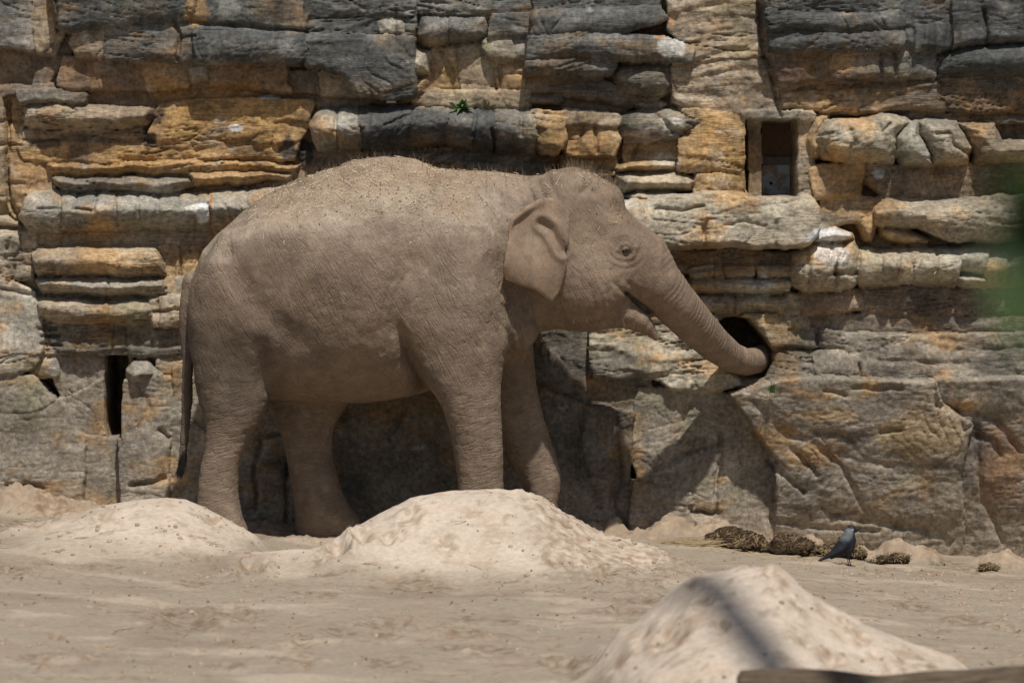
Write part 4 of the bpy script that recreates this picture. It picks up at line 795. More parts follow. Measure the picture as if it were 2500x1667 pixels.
    for s in (-1, 1):
        ex = np.array([P(q[0], q[1], -.42) for q in EAR]); lo = ex.min(0)-.05; hi = ex.max(0)+.05
        sl, x, y, z = E.box((lo[0], -.74 if s < 0 else .3, lo[1]), (hi[0], -.3 if s < 0 else .74, hi[1]))
        X2, Z2 = np.meshgrid(x.ravel(), z.ravel(), indexing='ij')
        d2 = -poly_sdf(X2, Z2, [tuple(q) for q in ex])
        xa, xr = xx(1375, -.4), xx(1232, -.4); t = np.clip((xa-X2)/(xa-xr), -.2, 1.1); zt, zb = zz(490, -.4), zz(733, -.4); v = np.clip((zt-Z2)/(zt-zb), 0, 1)
        ym = -.352-.115*np.clip(t, 0, 1.1)**.8-.050*np.sin(np.pi*v)+.04*np.exp(-((t-.45)/.25)**2)*np.exp(-((v-.4)/.3)**2)-.02*np.sin(7*v+4*t)*t+.05*np.clip(v-.75, 0, 1)
        th = .013+.010*np.clip(1-t, 0, 1)
        yy = y if s < 0 else -y
        dd = np.sqrt(np.maximum(d2[:, None, :], 0)**2+np.maximum(np.abs(yy-ym[:, None, :])-th[:, None, :], 0)**2)+np.minimum(np.maximum(d2[:, None, :], np.abs(yy-ym[:, None, :])-th[:, None, :]), 0)
        E.add(sl, (dd-.004).astype(np.float32), .022)
        E.chain([pt(1243, 562, s*.505, .012), pt(1252, 537, s*.500, .017), pt(1284, 512, s*.465, .020), pt(1322, 491, s*.415, .021), pt(1362, 493, s*.37, .018)], .015)
    V, Q = E.mesh(); V = relax(V, Q, 2, .5)
    # keep the largest component (drop crumbs)
    N = vnormals(V, Q)
    x, y, z = V.T
    px = 1250+FPX*x/(y+24.0)                        # photo-like coordinates, used to lay out the folds
    py = 833.5-FPX*(z-(2.2-TILT*(y+24)))/(y+24.0)
    near = sst(.1, -.25, N[:, 1])
    def seg(pts):
        return line_dist(px+6*n3(x*4, y*4, z*4), py+6*n3(x*4+7, y*4, z*4), pts)
    D = np.zeros(len(V))
    trp = np.array([q[:3] for q in TR]); s0 = np.concatenate([[0], np.cumsum(np.linalg.norm(np.diff(trp, axis=0), axis=1))])
    dist = np.full(len(V), 9.0); arc = np.zeros(len(V))
    for i in range(len(trp)-1):
        e = trp[i+1]-trp[i]; t = np.clip(((V-trp[i]) @ e)/(e @ e), 0, 1); dq = np.linalg.norm(V-trp[i]-t[:, None]*e, axis=1)
        m = dq < dist; dist[m] = dq[m]; arc[m] = (s0[i]+t*(s0[i+1]-s0[i]))[m]
    trw = sst(.22, .15, dist)*sst(1585, 1625, px)
    ear = (px > 1225) & (px < 1385) & (py > 480) & (py < 740) & (np.abs(y) > .40) & (np.abs(y) < .66)
    earm = ear.astype(float)*sst(1386, 1350, px)
    legw = sst(900, 1010, py)*(1-trw)
    body = (1-earm)*(1-trw)
    # soft muscle and fold relief
    D += .012*fbm3(x*3, y*3, z*3, 2)*body
    D += .0035*fbm3(x*9, y*9, z*9, 3)*(1-.6*earm)
    fold = 1-np.abs(n3(x*11+z*5, y*8, z*11-x*5))*2.0; D += .0022*(fold-.5)*body
    fold2 = 1-np.abs(n3(x*24-z*16, y*14, z*12+x*10))*2.0; D += .0014*(fold2-.5)*body
    # rings on the trunk
    rr = np.sin(arc*2*np.pi/.040+1.6*n3(x*6, y*6, z*6)); D += .0022*rr*trw*(.4+.6*sst(-.4, .8, N[:, 2]))
    # rings round the feet and the tail
    rl = 1-np.abs(np.sin(z*math.pi/.062+2.2*n3(x*5, y*5, z*7)+x*3)); D -= .006*np.clip(rl-.55, 0, 1)*legw
    tl = (px < 474) & (py > 790); D += np.where(tl, .002*np.sin(z*2*np.pi/.02), 0)
    def groove(pts, dep, w, pw=2):
        nonlocal D
        d = seg(pts); D = D-dep*np.exp(-(d/w)**2)*near*(1-earm)+.15*dep*np.exp(-((d-2.1*w)/w)**2)*near*(1-earm)
    for q in ([(1195, 425), (1190, 480), (1215, 560), (1225, 640)], [(1225, 428), (1235, 480), (1245, 520)], [(1255, 432), (1265, 480), (1272, 512)], [(1285, 436), (1292, 470), (1300, 495)], [(1310, 440), (1318, 470), (1326, 485)]):
        groove(q, .010, 6)
    groove([(1340, 440), (1350, 470), (1360, 490)], .006, 6)
    for q in ([(1010, 880), (1000, 840), (985, 800), (1000, 740)], [(990, 860), (975, 810), (980, 760)], [(960, 820), (955, 770), (970, 710), (1000, 660)], [(930, 860), (925, 800), (940, 730), (960, 680)], [(1030, 930), (1015, 880)]):
        groove(q, .005, 6)
    for q in ([(1228, 700), (1245, 750), (1262, 790), (1272, 815), (1268, 845)], [(1245, 720), (1262, 760), (1290, 780)], [(1262, 735), (1290, 752), (1300, 775)], [(1225, 780), (1245, 812), (1248, 850)], [(1205, 770), (1225, 820), (1230, 870)], [(1300, 720), (1306, 760), (1312, 790)]):
        groove(q, .009, 6)
    def broad(pts, dep, w):
        nonlocal D
        D = D-dep*np.exp(-(seg(pts)/w)**2)*near*(1-earm)
    cl = [(975, 740), (985, 790), (1003, 840), (1020, 890), (1044, 945), (1075, 985)]
    edge = np.interp(py, [q[1] for q in cl], [q[0] for q in cl]); dd_ = line_dist(px, py, cl)
    D -= .085*np.exp(-(dd_/24)**2)*sst(8, -14, px-edge)*near*sst(740, 880, py)*(y < 0)
    cl = [(690, 800), (684, 850), (670, 930), (652, 985)]; edge = np.interp(py, [q[1] for q in cl], [q[0] for q in cl]); dd_ = line_dist(px, py, cl)
    D -= .016*np.exp(-(dd_/26)**2)*sst(-10, 14, px-edge)*near*sst(790, 850, py)*(y < 0)
    broad([(555, 620), (585, 690), (640, 760), (720, 830)], .030, 34); broad([(1000, 640), (965, 720), (950, 800), (985, 880)], .022, 30); broad([(640, 850), (650, 930)], .02, 26)
    broad([(1140, 520), (1150, 590)], .014, 30); broad([(1195, 640), (1215, 730), (1220, 800)], .018, 22); broad([(1420, 470), (1432, 462), (1450, 470)], .02, 10); broad([(1445, 520), (1455, 580)], .016, 26)
    groove([(655, 955), (760, 962), (870, 962), (960, 950)], .006, 9)
    # eye: lids and bags
    ec = (1527, 612)
    for a, b, dep in ((23, 13, .008), (33, 24, .006), (47, 40, .004)):
        q = [(ec[0]-4+a*math.cos(t)*1.05, ec[1]+(6 if a > 30 else 1)+b*math.sin(t)) for t in np.linspace(-.3, math.pi+.3, 14)]; groove(q, dep, 3.2)
    groove([(1503, 604), (1512, 594), (1530, 590), (1546, 600)], .010, 4); groove([(1498, 596), (1512, 584), (1532, 581), (1552, 592)], .006, 4)
    d = np.sqrt((px-ec[0])**2+((py-ec[1])*1.5)**2); D -= .016*np.exp(-(d/12)**2)*near
    groove([(1528, 713), (1515, 705), (1500, 690), (1495, 660)], .010, 5); groove([(1535, 690), (1550, 705), (1560, 725)], .007, 5)
    for i in range(5): groove([(1360+i*34, 790-i*2), (1395+i*32, 798-i*3), (1430+i*24, 792-i*7)], .006, 4)
    for i in range(4): groove([(1440+i*22, 700+i*8), (1452+i*20, 745), (1470+i*16, 782-i*3)], .005, 4)
    # ear: hollow near the canal, gentle ripples
    d = line_dist(px, py, [(1322, 545), (1345, 560), (1362, 590), (1374, 612)]); D -= .020*np.exp(-(d/9)**2)*near; D += .012*np.exp(-((d-20)/8)**2)*near*(px < 1400)
    # knees of far foreleg
    V2 = V+N*D[:, None]
    # colours
    n1 = fbm3(x*2.2, y*2.2, z*2.2, 3)
    c = np.array([.275, .213, .160])*np.ones((len(V), 1)); lt = np.array([.36, .295, .228]); wm = np.array([.315, .228, .162]); dk = np.array([.19, .150, .118])
    def mx(col, f): 
        nonlocal c
        f = np.clip(f, 0, 1)[:, None]; c = c*(1-f)+np.array(col)*f
    mx(lt, sst(.0, .5, n1)*.6); mx(dk, sst(.05, .5, -n1)*.4)
    dust_sunlit = sst(.12, .62, N[:, 2])*sst(1330, 1200, px)*sst(.0, -.2, N[:, 1]-.2)*(.75+.5*fbm3(x*4+2, y*4, z*4, 3)); mx((.57, .50, .41), dust_sunlit*.85*sst(780, 520, py))  # settled dust, with the sunlit tone of the upper flank painted in
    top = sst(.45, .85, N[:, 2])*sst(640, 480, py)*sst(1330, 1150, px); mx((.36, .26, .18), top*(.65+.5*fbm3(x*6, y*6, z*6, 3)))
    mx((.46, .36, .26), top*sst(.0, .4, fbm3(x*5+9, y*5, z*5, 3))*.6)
    mx((.115, .089, .068), sst(740, 850, py)*sst(760, 600, px)*sst(1120, 980, py)*.85)  # shade on lower rump, thigh and flank painted into the skin colour
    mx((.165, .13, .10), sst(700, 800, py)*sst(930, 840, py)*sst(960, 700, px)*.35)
    mx((.40, .33, .258), np.exp(-((px-1120)/75)**2-((py-690)/85)**2)*(.6+.6*fbm3(x*5+30, y*5, z*5, 3))*near)  # dusty shoulder, its sunlit highlight painted in as paler skin
    mx((.155, .12, .092), sst(.1, .4, fbm3(x*3.1+50, y*3.1, z*3.1, 4, .6))*.45)
    mx((.42, .345, .26), sst(.12, .42, fbm3(x*4.3-50, y*4.3, z*4.3, 4, .6))*.40)
    mx(wm, sst(1330, 1420, px)*(1-trw)*.35); mx((.34, .262, .195), trw*.35)
    mx((.20, .155, .12), sst(.0, .35, fbm3(x*8+4, y*8, z*8, 3))*.25)
    mx((.37, .275, .198), earm*.75); sp = earm*sst(.15, .4, fbm3(x*40, y*40, z*40, 2))*sst(600, 690, py)*sst(1330, 1250, px); mx((.50, .33, .22), sp*.8); mx((.20, .15, .11), earm*sst(.08, .35, fbm3(x*14, y*14, z*14, 4, .6))*.5)
    mx((.44, .37, .285), earm*np.exp(-((px-1300)/25)**2-((py-585)/35)**2)*.7)
    mx((.10, .078, .06), np.exp(-(np.sqrt((px-ec[0])**2+((py-ec[1])*1.35)**2)/21)**2)*near*.85)
    mx((.05, .04, .035), (np.abs(y) < .33)*np.exp(-(line_dist(px, py, [(1534, 722), (1575, 762)])/6)**2)*.55)
    mx((.155, .125, .105), tl*.75)
    mx((.36, .275, .195), sst(1240, 1310, py)*.5)
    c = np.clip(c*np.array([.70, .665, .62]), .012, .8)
    t = NT('elephant_skin', .80, .28)
    f = t.rng(t.noise(14, 6, .7), .25, .75, .80, 1.20)
    # two crossing sets of fine creases plus rings on trunk and legs
    def crease(sc_, rot, w=.055):
        n_ = t.noise(1.0, 2, .5, t.rmap(sc_, rot), .7); return t.rng(t.math('ABSOLUTE', t.math('SUBTRACT', n_, .5)), 0, w, 0, 1)
    cr1 = crease((46, 18, 6.5), (0, .6, 0), .07); cr2 = crease((42, 18, 7), (0, -.65, 0), .07); cr3 = crease((7, 7, 40), (0, .25, 0), .07)
    mk = t.rng(t.noise(3.5, 3), .35, .65, 0, 1); mk2 = t.rng(t.noise(2.3, 3, .5, t.mapping((1, 1, 1), (1, 1, 1))), .3, .62, .25, 1)
    rw = t.attr('ringw', True); ew = t.attr('earw', True)
    big = crease((13, 6, 2.2), (0, .35, 0), .035); a = t.math('ADD', t.math('MULTIPLY', cr1, .8), t.math('MULTIPLY', t.math('MULTIPLY', cr2, mk), .5)); a = t.math('ADD', a, t.math('MULTIPLY', big, 1.1)); lg = t.math('MULTIPLY', cr3, 1.6)
    ht = t.math('ADD', t.math('MULTIPLY', a, t.math('SUBTRACT', 1.0, t.math('MULTIPLY', rw, .75))), t.math('MULTIPLY', lg, t.math('ADD', t.math('MULTIPLY', rw, .8), .2)))
    ring = t.n('ShaderNodeTexWave'); ring.wave_type = 'BANDS'; ring.bands_direction = 'X'; ring.inputs['Scale'].default_value = 9.5; ring.inputs['Distortion'].default_value = 3.0; ring.inputs['Detail'].default_value = 3
    ring.inputs['Detail Scale'].default_value = 3.0
    cmb = t.n('ShaderNodeCombineXYZ'); t.l(t.attr('arc', True), cmb.inputs[0]); t.l(t.noise(9, 3), cmb.inputs[1]); t.l(cmb.outputs[0], ring.inputs[0])
    tw = t.attr('trw', True)
    ht = t.math('ADD', t.math('MULTIPLY', ht, t.math('SUBTRACT', 1.0, t.math('MULTIPLY', tw, .5))), t.math('MULTIPLY', t.math('MULTIPLY', ring.outputs[1], tw), .8))
    ht = t.math('MULTIPLY', t.math('MULTIPLY', ht, mk2), t.math('SUBTRACT', 1.0, t.math('MULTIPLY', ew, .8)))
    col = t.mix(1.0, t.attr('Col'), f, 'MULTIPLY')
    col = t.mix(1.0, col, t.rng(t.noise(70, 4, .7), .2, .8, .82, 1.18), 'MULTIPLY'); t.color(col)
    b1 = t.bump(ht, .50, .0070); t.bump(t.noise(150, 4, .6), .18, .003, b1)
    root = empty('elephant', (0, 0, 0)); tag(root, 'dusty brown elephant reaching its trunk into a hole in the rock', 'elephant')
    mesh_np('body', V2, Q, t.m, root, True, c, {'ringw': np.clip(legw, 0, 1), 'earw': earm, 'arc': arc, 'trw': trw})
    # surface lookup from the camera side
    def front(pxq, pyq):
        best = None
        m = (np.abs(px-pxq) < 9) & (np.abs(py-pyq) < 9) & (y < .3); return V2[np.argmin(np.where(m, y+.0008*np.hypot(px-pxq, py-pyq)*0, 9))]
    # eye
    e = front(*ec); dk = NT('eye_gloss', .08, .7); dk.color((.025, .016, .010))
    bm = bmesh.new(); bmesh.ops.create_uvsphere(bm, u_segments=24, v_segments=16, radius=.0260, matrix=Matrix.Translation((float(P(ec[0]+1, ec[1], e[1])[0]), float(e[1])+.0205, float(P(ec[0], ec[1]-1, e[1])[1])))); bm_obj('eye', bm, dk.m, root)
    bm = bmesh.new()   # upper lid over the eye ball
    bmesh.ops.create_uvsphere(bm, u_segments=24, v_segments=16, radius=.0290, matrix=Matrix.Translation((float(P(ec[0]-1, ec[1], e[1])[0]), float(e[1])+.0175, float(P(ec[0], ec[1]-2, e[1])[1]))))
    cz = float(P(ec[0], ec[1]-1.5, e[1])[1]); cx = float(P(ec[0]-1, ec[1], e[1])[0])
    bmesh.ops.delete(bm, geom=[v for v in bm.verts if v.co.z < cz-.001+.3*(v.co.x-cx)], context='VERTS')
    lidm = mat_plain('lid_skin', (.17, .132, .10), (.13, .10, .078), 60, .8, .3, .5, .003); bm_obj('eyelid', bm, lidm, root)
    bm = bmesh.new(); bmesh.ops.create_uvsphere(bm, u_segments=24, v_segments=16, radius=.0290, matrix=Matrix.Translation((cx, float(e[1])+.0175, cz)))
    bmesh.ops.delete(bm, geom=[v for v in bm.verts if v.co.z > cz-.0125+.1*(v.co.x-cx)], context='VERTS'); bm_obj('eyelid', bm, lidm, root)
    # toenails on the far hind foot and the near feet
    nm = mat_plain('toenail', (.44, .37, .29), (.33, .27, .20), 40, .6, .3, .2, .002)
    for pxn, pyn, r in ((861, 1294, 1.0), (884, 1288, .8), (597, 1296, .9)):
        p = front(pxn, pyn); bm = bmesh.new(); bmesh.ops.create_uvsphere(bm, u_segments=16, v_segments=12, radius=1)
        nrm = Vector((.55, -.8, .1)).normalized() if pxn < 870 else Vector((.9, -.4, .1)).normalized()
        for v in bm.verts:
            q = v.co.copy(); v.co = Vector((q.x*.032*r, q.y*.013, max(q.z, -.75)*.036*r))
        rot = Vector((0, -1, 0)).rotation_difference(nrm).to_matrix(); bmesh.ops.rotate(bm, matrix=rot, verts=bm.verts); bmesh.ops.translate(bm, vec=Vector(p), verts=bm.verts); bm_obj('toenail', bm, nm, root)
    # tail tuft
    hv = []; hq = []
    def hair(p, d, ln, w, bend):
        s = d.cross(Vector((0, -1, 0))); s = s.normalized() if s.length > 1e-4 else Vector((1, 0, 0)); b = len(hv)
        for i in range(4):
            f = i/3; c0 = p+d*ln*f+bend*ln*f*f; ww = w*(1-.8*f); hv.append(c0-s*ww); hv.append(c0+s*ww)
        for i in range(3): hq.append((b+2*i, b+2*i+1, b+2*i+3, b+2*i+2))
    rr = random.Random(4)
    for i in range(620):
        f = rr.random(); pxq, pyq = 447-8*f+rr.uniform(-3, 8), 1092+42*f; p = P3(pxq, pyq, -.02+rr.uniform(-.02, .02))
        side = rr.uniform(-.1, 1); d = Vector((.35*side-.1, rr.uniform(-.2, .2), -1)).normalized(); hair(p, d, rr.uniform(.05, .11), .0026, Vector((-.45*rr.random()*(1.0 if side > .3 else .5), 0, .05)))
    hm = NT('tail_hair_black', .85, .15); hm.color((.014, .011, .010))
    mesh_np('tail_hair', np.array(hv), np.array(hq), hm.m, root)
    # bristles along spine, head and chin
    hv.clear(); hq.clear()
    k = np.where((N[:, 2] > .45) & (py < 560) & (px < 1520) & (px > 520) & (np.abs(y) < .3))[0]
    wgt = np.where(px[k] > 1380, 3.0, 1.0)*np.where(N[k, 2] > .8, 2.5, 1.0); k = RNG.choice(k, 1000, False, wgt/wgt.sum())
    for i in k:
        nn = Vector(N[i]); d = (nn+Vector((rr.uniform(-.5, .2), rr.uniform(-.3, .3), .35))).normalized(); hair(Vector(V2[i]), d, rr.uniform(.02, .055)*(1.3 if px[i] > 1390 else 1), .0008, Vector((rr.uniform(-.3, .2), 0, rr.uniform(-.1, .2))))
    k = np.where((py > 770) & (px > 1400) & (px < 1600) & (N[:, 2] < -.2) & (np.abs(y) < .3))[0]
    for i in RNG.choice(k, 120): hair(Vector(V2[i]), (Vector(N[i])+Vector((rr.uniform(-.3, .5), 0, -.4))).normalized(), rr.uniform(.02, .045), .0007, Vector((0, 0, -.1)))
    hb = NT('bristle', .6, .3); hb.color((.20, .14, .09)); o = mesh_np('bristles', np.array(hv), np.array(hq), hb.m, root); o['kind'] = 'stuff'
    return root, V2, N, px, py, y
ELE, EV, EN, EPX, EPY, EYY = build_elephant()

# straw and chaff lying on its back and head
def straw_bits(name, pts, nrms, lens, mat, label, width=.0022, seed=1):
    rr = random.Random(seed); V = []; Q = []
    for p, n, l in zip(pts, nrms, lens):
        n = Vector(n); p = Vector(p)+n*rr.uniform(.003, .008); a = rr.uniform(0, 6.283)
        d = n.orthogonal().normalized(); d.rotate(Matrix.Rotation(a, 3, n)); d = (d+n*rr.uniform(-.03, .22)).normalized(); s = d.cross(n).normalized(); w = width*rr.uniform(.6, 1.5)
        b = len(V); up = s.cross(d).normalized()
        for q, f in ((p-d*l/2, 1), (p, 1.0), (p+d*l/2, .7)):
            off = up*(l*.02 if f == 1.0 and q is p else 0)
            V += [q-s*w*f+off, q+up*w*f+off, q+s*w*f+off]
        for i in (0, 3):
            for j in range(3): Q.append((b+i+j, b+i+(j+1) % 3, b+i+3+(j+1) % 3, b+i+3+j))
    o = mesh_np(name, np.array(V), np.array(Q), mat, None, False); return o
M_STRAW = mat_plain('straw', (.82, .71, .46), (.60, .49, .28), 30, .7, .3)
def elephant_straw():
    up = (EN[:, 2] > .12) & (EYY < .25)
    w = np.exp(-((EPX-920)/190)**2-((EPY-465)/62)**2)+.35*np.exp(-((EPX-700)/110)**2-((EPY-500)/50)**2)+.30*np.exp(-((EPX-1120)/120)**2-((EPY-470)/70)**2)+.5*np.exp(-((EPX-1345)/26)**2-((EPY-452)/22)**2)+1.1*np.exp(-((EPX-1455)/28)**2-((EPY-438)/14)**2)+1.0*np.exp(-((EPX-1505)/17)**2-((EPY-528)/17)**2)+.08*np.exp(-((EPX-1470)/40)**2-((EPY-500)/50)**2)
    w = w*(up | ((EPX > 1420) & (EYY < .1)))*(EN[:, 1] < .3); w = w*(EPX < 1560)
    i = RNG.choice(len(EV), 900, False, w/w.sum()); L_ = np.where(RNG.random(900) < .08, RNG.uniform(.05, .10, 900), RNG.uniform(.008, .032, 900))
    o = straw_bits('straw', EV[i], EN[i], L_, M_STRAW, None, .0011, 3); tag(o, 'bits of yellow straw scattered over the elephant back and head', 'straw', kind='stuff')
    j = RNG.choice(len(EV), 420, False, w/w.sum()); o = straw_bits('chaff', EV[j], EN[j], RNG.uniform(.005, .013, 420), mat_plain('chaff_brown', (.13, .09, .055), (.2, .14, .09), 30), None, .002, 5)
    tag(o, 'brown chaff crumbs strewn over the elephant back', 'chaff', kind='stuff')
elephant_straw()

# ------------------------------------------------------------------ the jackdaw
def build_bird():
    px0, py0 = 2072, 1381; Y = .0
    for _ in range(30):                                  # the spot on the sand that the photo shows under its foot
        x, z = P(px0, py0, Y); Y += .4*(float(z)-float(ground_z(float(x), Y)))/.1*.5; Y = max(-.6, min(.45, Y))
    bx = float(P(px0, py0, Y)[0]); gz = float(ground_z(bx, Y)); k = (Y+24)/FPX
    def q(px, py, dy=0.0): return (bx+(px-px0)*k, Y+dy, gz+(py0-py)*k)
    S_ = SDF((bx-.24, Y-.09, gz+.02), (bx+.13, Y+.09, gz+.30), .0035)
    S_.chain([(*q(2072, 1300), .027), (*q(2068, 1314), .034), (*q(2060, 1328), .041), (*q(2048, 1343), .037), (*q(2030, 1355), .023)], .02, ky=.85)
    S_.ell(q(2078, 1290), (.027, .023, .024), .012); S_.chain([(*q(2085, 1292), .016), (*q(2090, 1293), .011)], .01)
    S_.chain([(*q(2090, 1292), .0095), (*q(2104, 1286), .0035)], .004)
    S_.chain([(*q(2075, 1305), .026), (*q(2080, 1318), .026), (*q(2074, 1340), .028)], .02, ky=.9)
    for s in (-1, 1):
        S_.chain([(*q(2068, 1322, s*.028), .020), (*q(2052, 1340, s*.030), .021), (*q(2030, 1352, s*.022), .012), (*q(2014, 1359, s*.008), .006)], .006)
        S_.chain([(*q(2068, 1345, s*.014), .016), (*q(2072, 1357, s*.014), .008)], .01)
    S_.chain([(*q(2036, 1350), .016), (*q(2018, 1359), .011), (*q(2000, 1368), .007)], .008, ky=.55)
    V, Q = S_.mesh(); V = relax(V, Q, 2); N = vnormals(V, Q)
    px = px0+(V[:, 0]-bx)/k; py = py0-(V[:, 2]-gz)/k
    V = V+N*(.0012*fbm3(V[:, 0]*60, V[:, 1]*60, V[:, 2]*60, 2)+.0012*np.sin((px*.8-py)*.9)*sst(1318, 1330, py))[:, None]
    c = np.ones((len(V), 1))*np.array([.016, .018, .024]); 
    def mx(col, f):
        nonlocal c
        c = c*(1-f[:, None])+np.array(col)*f[:, None]
    mx((.13, .145, .16), sst(2090, 2078, px+.4*(py-1296))*sst(1322, 1308, py)*sst(1284, 1290, py+.35*(2078-px)*.3))
    mx((.014, .014, .018), sst(1291, 1284, py+.25*(2075-px)*.4)); mx((.016, .016, .02), sst(2080, 2086, px)*sst(1318, 1306, py))
    mx((.014, .017, .024), sst(.0, .4, np.sin((px*.8-py)*.55))*sst(1325, 1335, py)*.6)
    root = empty('jackdaw', (bx, Y, gz)); tag(root, 'small black and grey jackdaw standing by the dung at the wall', 'bird')
    mesh_np('body', V, Q, mat_attr('plumage', .65, .25, 120, .8, 1.2, 180, .3, .002), root, True, c)
    em = NT('pale_eye', .15, .6); em.color((.75, .76, .74)); m = (np.abs(px-2083) < 3) & (np.abs(py-1289) < 3); e = V[np.argmin(np.where(m, V[:, 1], 9))]
    bm = bmesh.new(); bmesh.ops.create_uvsphere(bm, u_segments=12, v_segments=8, radius=.0042, matrix=Matrix.Translation(Vector(e)+Vector((0, .0015, 0)))); bm_obj('eye', bm, em.m, root)
    lm = mat_plain('bird_leg', (.02, .02, .022), (.035, .033, .033), 60, .5, .4)
    for dy, dx in ((-.014, 0), (.014, 6)):
        bm = bmesh.new(); g = float(ground_z(bx+dx*k, Y+dy))+.003
        def tube(a, b, r0, r1):
            d = Vector(b)-Vector(a); m = Matrix.Translation((Vector(a)+Vector(b))/2) @ d.to_track_quat('Z', 'Y').to_matrix().to_4x4()
            bmesh.ops.create_cone(bm, cap_ends=True, segments=8, radius1=r0, radius2=r1, depth=d.length, matrix=m)
        a = q(2071+dx*.6, 1354, dy); b = (bx+dx*k, Y+dy, g); mid = q(2069+dx*.8, 1366, dy); tube(a, mid, .004, .0032); tube(mid, b, .0032, .0028)
        for t in ((.028, -.008), (.030, .003), (.024, .012), (-.018, 0)): tube(b, (b[0]+t[0], b[1]+t[1], g-.001), .0026, .0014)
        bm_obj('leg', bm, lm, root)
build_bird()

# ------------------------------------------------------------------ dung heaps
def dung(px, py, Y, balls, label, seed):
    r = random.Random(seed); x0 = float(P(px, py, Y)[0]); g = float(ground_z(x0, Y)); root = empty('dung_heap', (x0, Y, g)); tag(root, label, 'dung', 'dung heaps at the foot of the wall')
    mat = M_DUNG
    for dx, dy, rad in balls:
        rad *= 1.25
        gz = float(ground_z(x0+dx, Y+dy))
        bm = bmesh.new(); bmesh.ops.create_icosphere(bm, subdivisions=4, radius=1); V = np.array([v.co for v in bm.verts]); f = 1+.25*fbm3(V[:, 0]*1.6+seed, V[:, 1]*1.6+dx*30, V[:, 2]*1.6, 2)+.34*fbm3(V[:, 0]*5, V[:, 1]*6+seed, V[:, 2]*6, 3)
        for v, q in zip(bm.verts, V*f[:, None]): v.co = Vector((q[0]*rad*1.15+x0+dx, q[1]*rad+Y+dy, max(q[2], -.75)*rad*.72+gz+rad*.42))
        bm_obj('dung_ball', bm, mat, root)
        V = []; Q = []
        for i in range(110):
            n = Vector((r.gauss(0, 1), r.gauss(0, 1)-.5, abs(r.gauss(0, 1))*.8)).normalized(); p = Vector((x0+dx+n.x*rad*1.12, Y+dy+n.y*rad, gz+rad*.42+n.z*rad*.74)); d = (n.orthogonal()*r.uniform(-1, 1)+Vector((r.uniform(-1, 1), r.uniform(-.4, .4), r.uniform(-.5, .5)))+n*.25).normalized(); l = r.uniform(.02, .07); s = d.cross(n).normalized()*.0020; b = len(V)
            V += [p-d*l/2-s, p-d*l/2+s, p+d*l/2+s, p+d*l/2-s, p+n*.003, p+n*.003]; Q.append((b, b+1, b+2, b+3))
        o = mesh_np('straw_fibres', np.array(V), np.array(Q), M_FIB, root, False); o['kind'] = 'stuff'
M_DUNG = mat_plain('dung', (.030, .022, .016), (.085, .055, .03), 22, .95, .1, 1.0, .02); M_FIB = mat_plain('dung_fibre', (.34, .25, .13), (.05, .037, .024), 16, .9, .1)
dung(1800, 1345, .22, [(-.12, 0, .06), (-.03, .02, .085), (.07, 0, .08), (.15, -.02, .05), (.0, -.08, .05)], 'wide heap of strawy dark brown dung nearest the straw wisp', 1)
dung(1925, 1352, .20, [(0, 0, .085), (.06, .02, .075), (-.05, .02, .05)], 'round upright dark dung ball behind the jackdaw tail', 2)
dung(2045, 1366, .16, [(-.06, .02, .055), (.02, .02, .065), (.11, .03, .05), (-.12, .05, .045)], 'low strawy dung heap under the jackdaw', 3)
dung(2175, 1370, .10, [(-.04, 0, .035), (.05, .01, .045), (-.12, 0, .025)], 'small flat dark dung patch against a sand clod', 4)
dung(2408, 1392, .0, [(0, 0, .03), (.04, .01, .025)], 'tiny dry dung crumb lying out on the sand away from the others', 6)

# straw wisp by the dung
def wisp():
    r = random.Random(9); V = []; Q = []; Y = .15
    for i in range(90):
        px = r.uniform(1640, 1760); x = float(P(px, 1340, Y)[0]); y = Y+r.uniform(-.1, .1); g = float(ground_z(x, y)); l = r.uniform(.08, .24); a = r.uniform(-.25, .25)
        d = Vector((math.cos(a), math.sin(a)*.6, r.uniform(.02, .16))); p = Vector((x, y, g+.004+abs(r.gauss(0, .018)))); s = Vector((0, .3, 1)).normalized()*.0022; b = len(V)
        V += [p-d*l/2-s, p-d*l/2+s, p+s*1.0, p-s, p+d*l/2+s*.4, p+d*l/2-s*.4]; Q += [(b, b+1, b+2, b+3), (b+3, b+2, b+4, b+5)]
    o = mesh_np('straw_wisp', np.array(V), np.array(Q), mat_plain('old_straw', (.38, .29, .17), (.24, .17, .10), 20, .9, .1), None, False); tag(o, 'wisp of dull old straw lying beside the widest dung heap', 'straw', kind='stuff')
wisp()
def scatter_straw():
    rng = np.random.default_rng(5); n = 170; px = rng.normal(1930, 170, n); y = rng.uniform(-.25, .4, n); x = np.array([float(P(a, 1350, b)[0]) for a, b in zip(px, y)]); z = ground_z(x, y)
    o = straw_bits('loose_straw', np.stack([x, y, z], -1), np.tile([0, 0, 1.0], (n, 1)), rng.uniform(.02, .09, n), mat_plain('trampled_straw', (.50, .40, .22), (.30, .22, .12), 25), None, .0016, 17); tag(o, 'loose trampled straw strewn round the dung heaps', 'straw', kind='stuff')
scatter_straw()

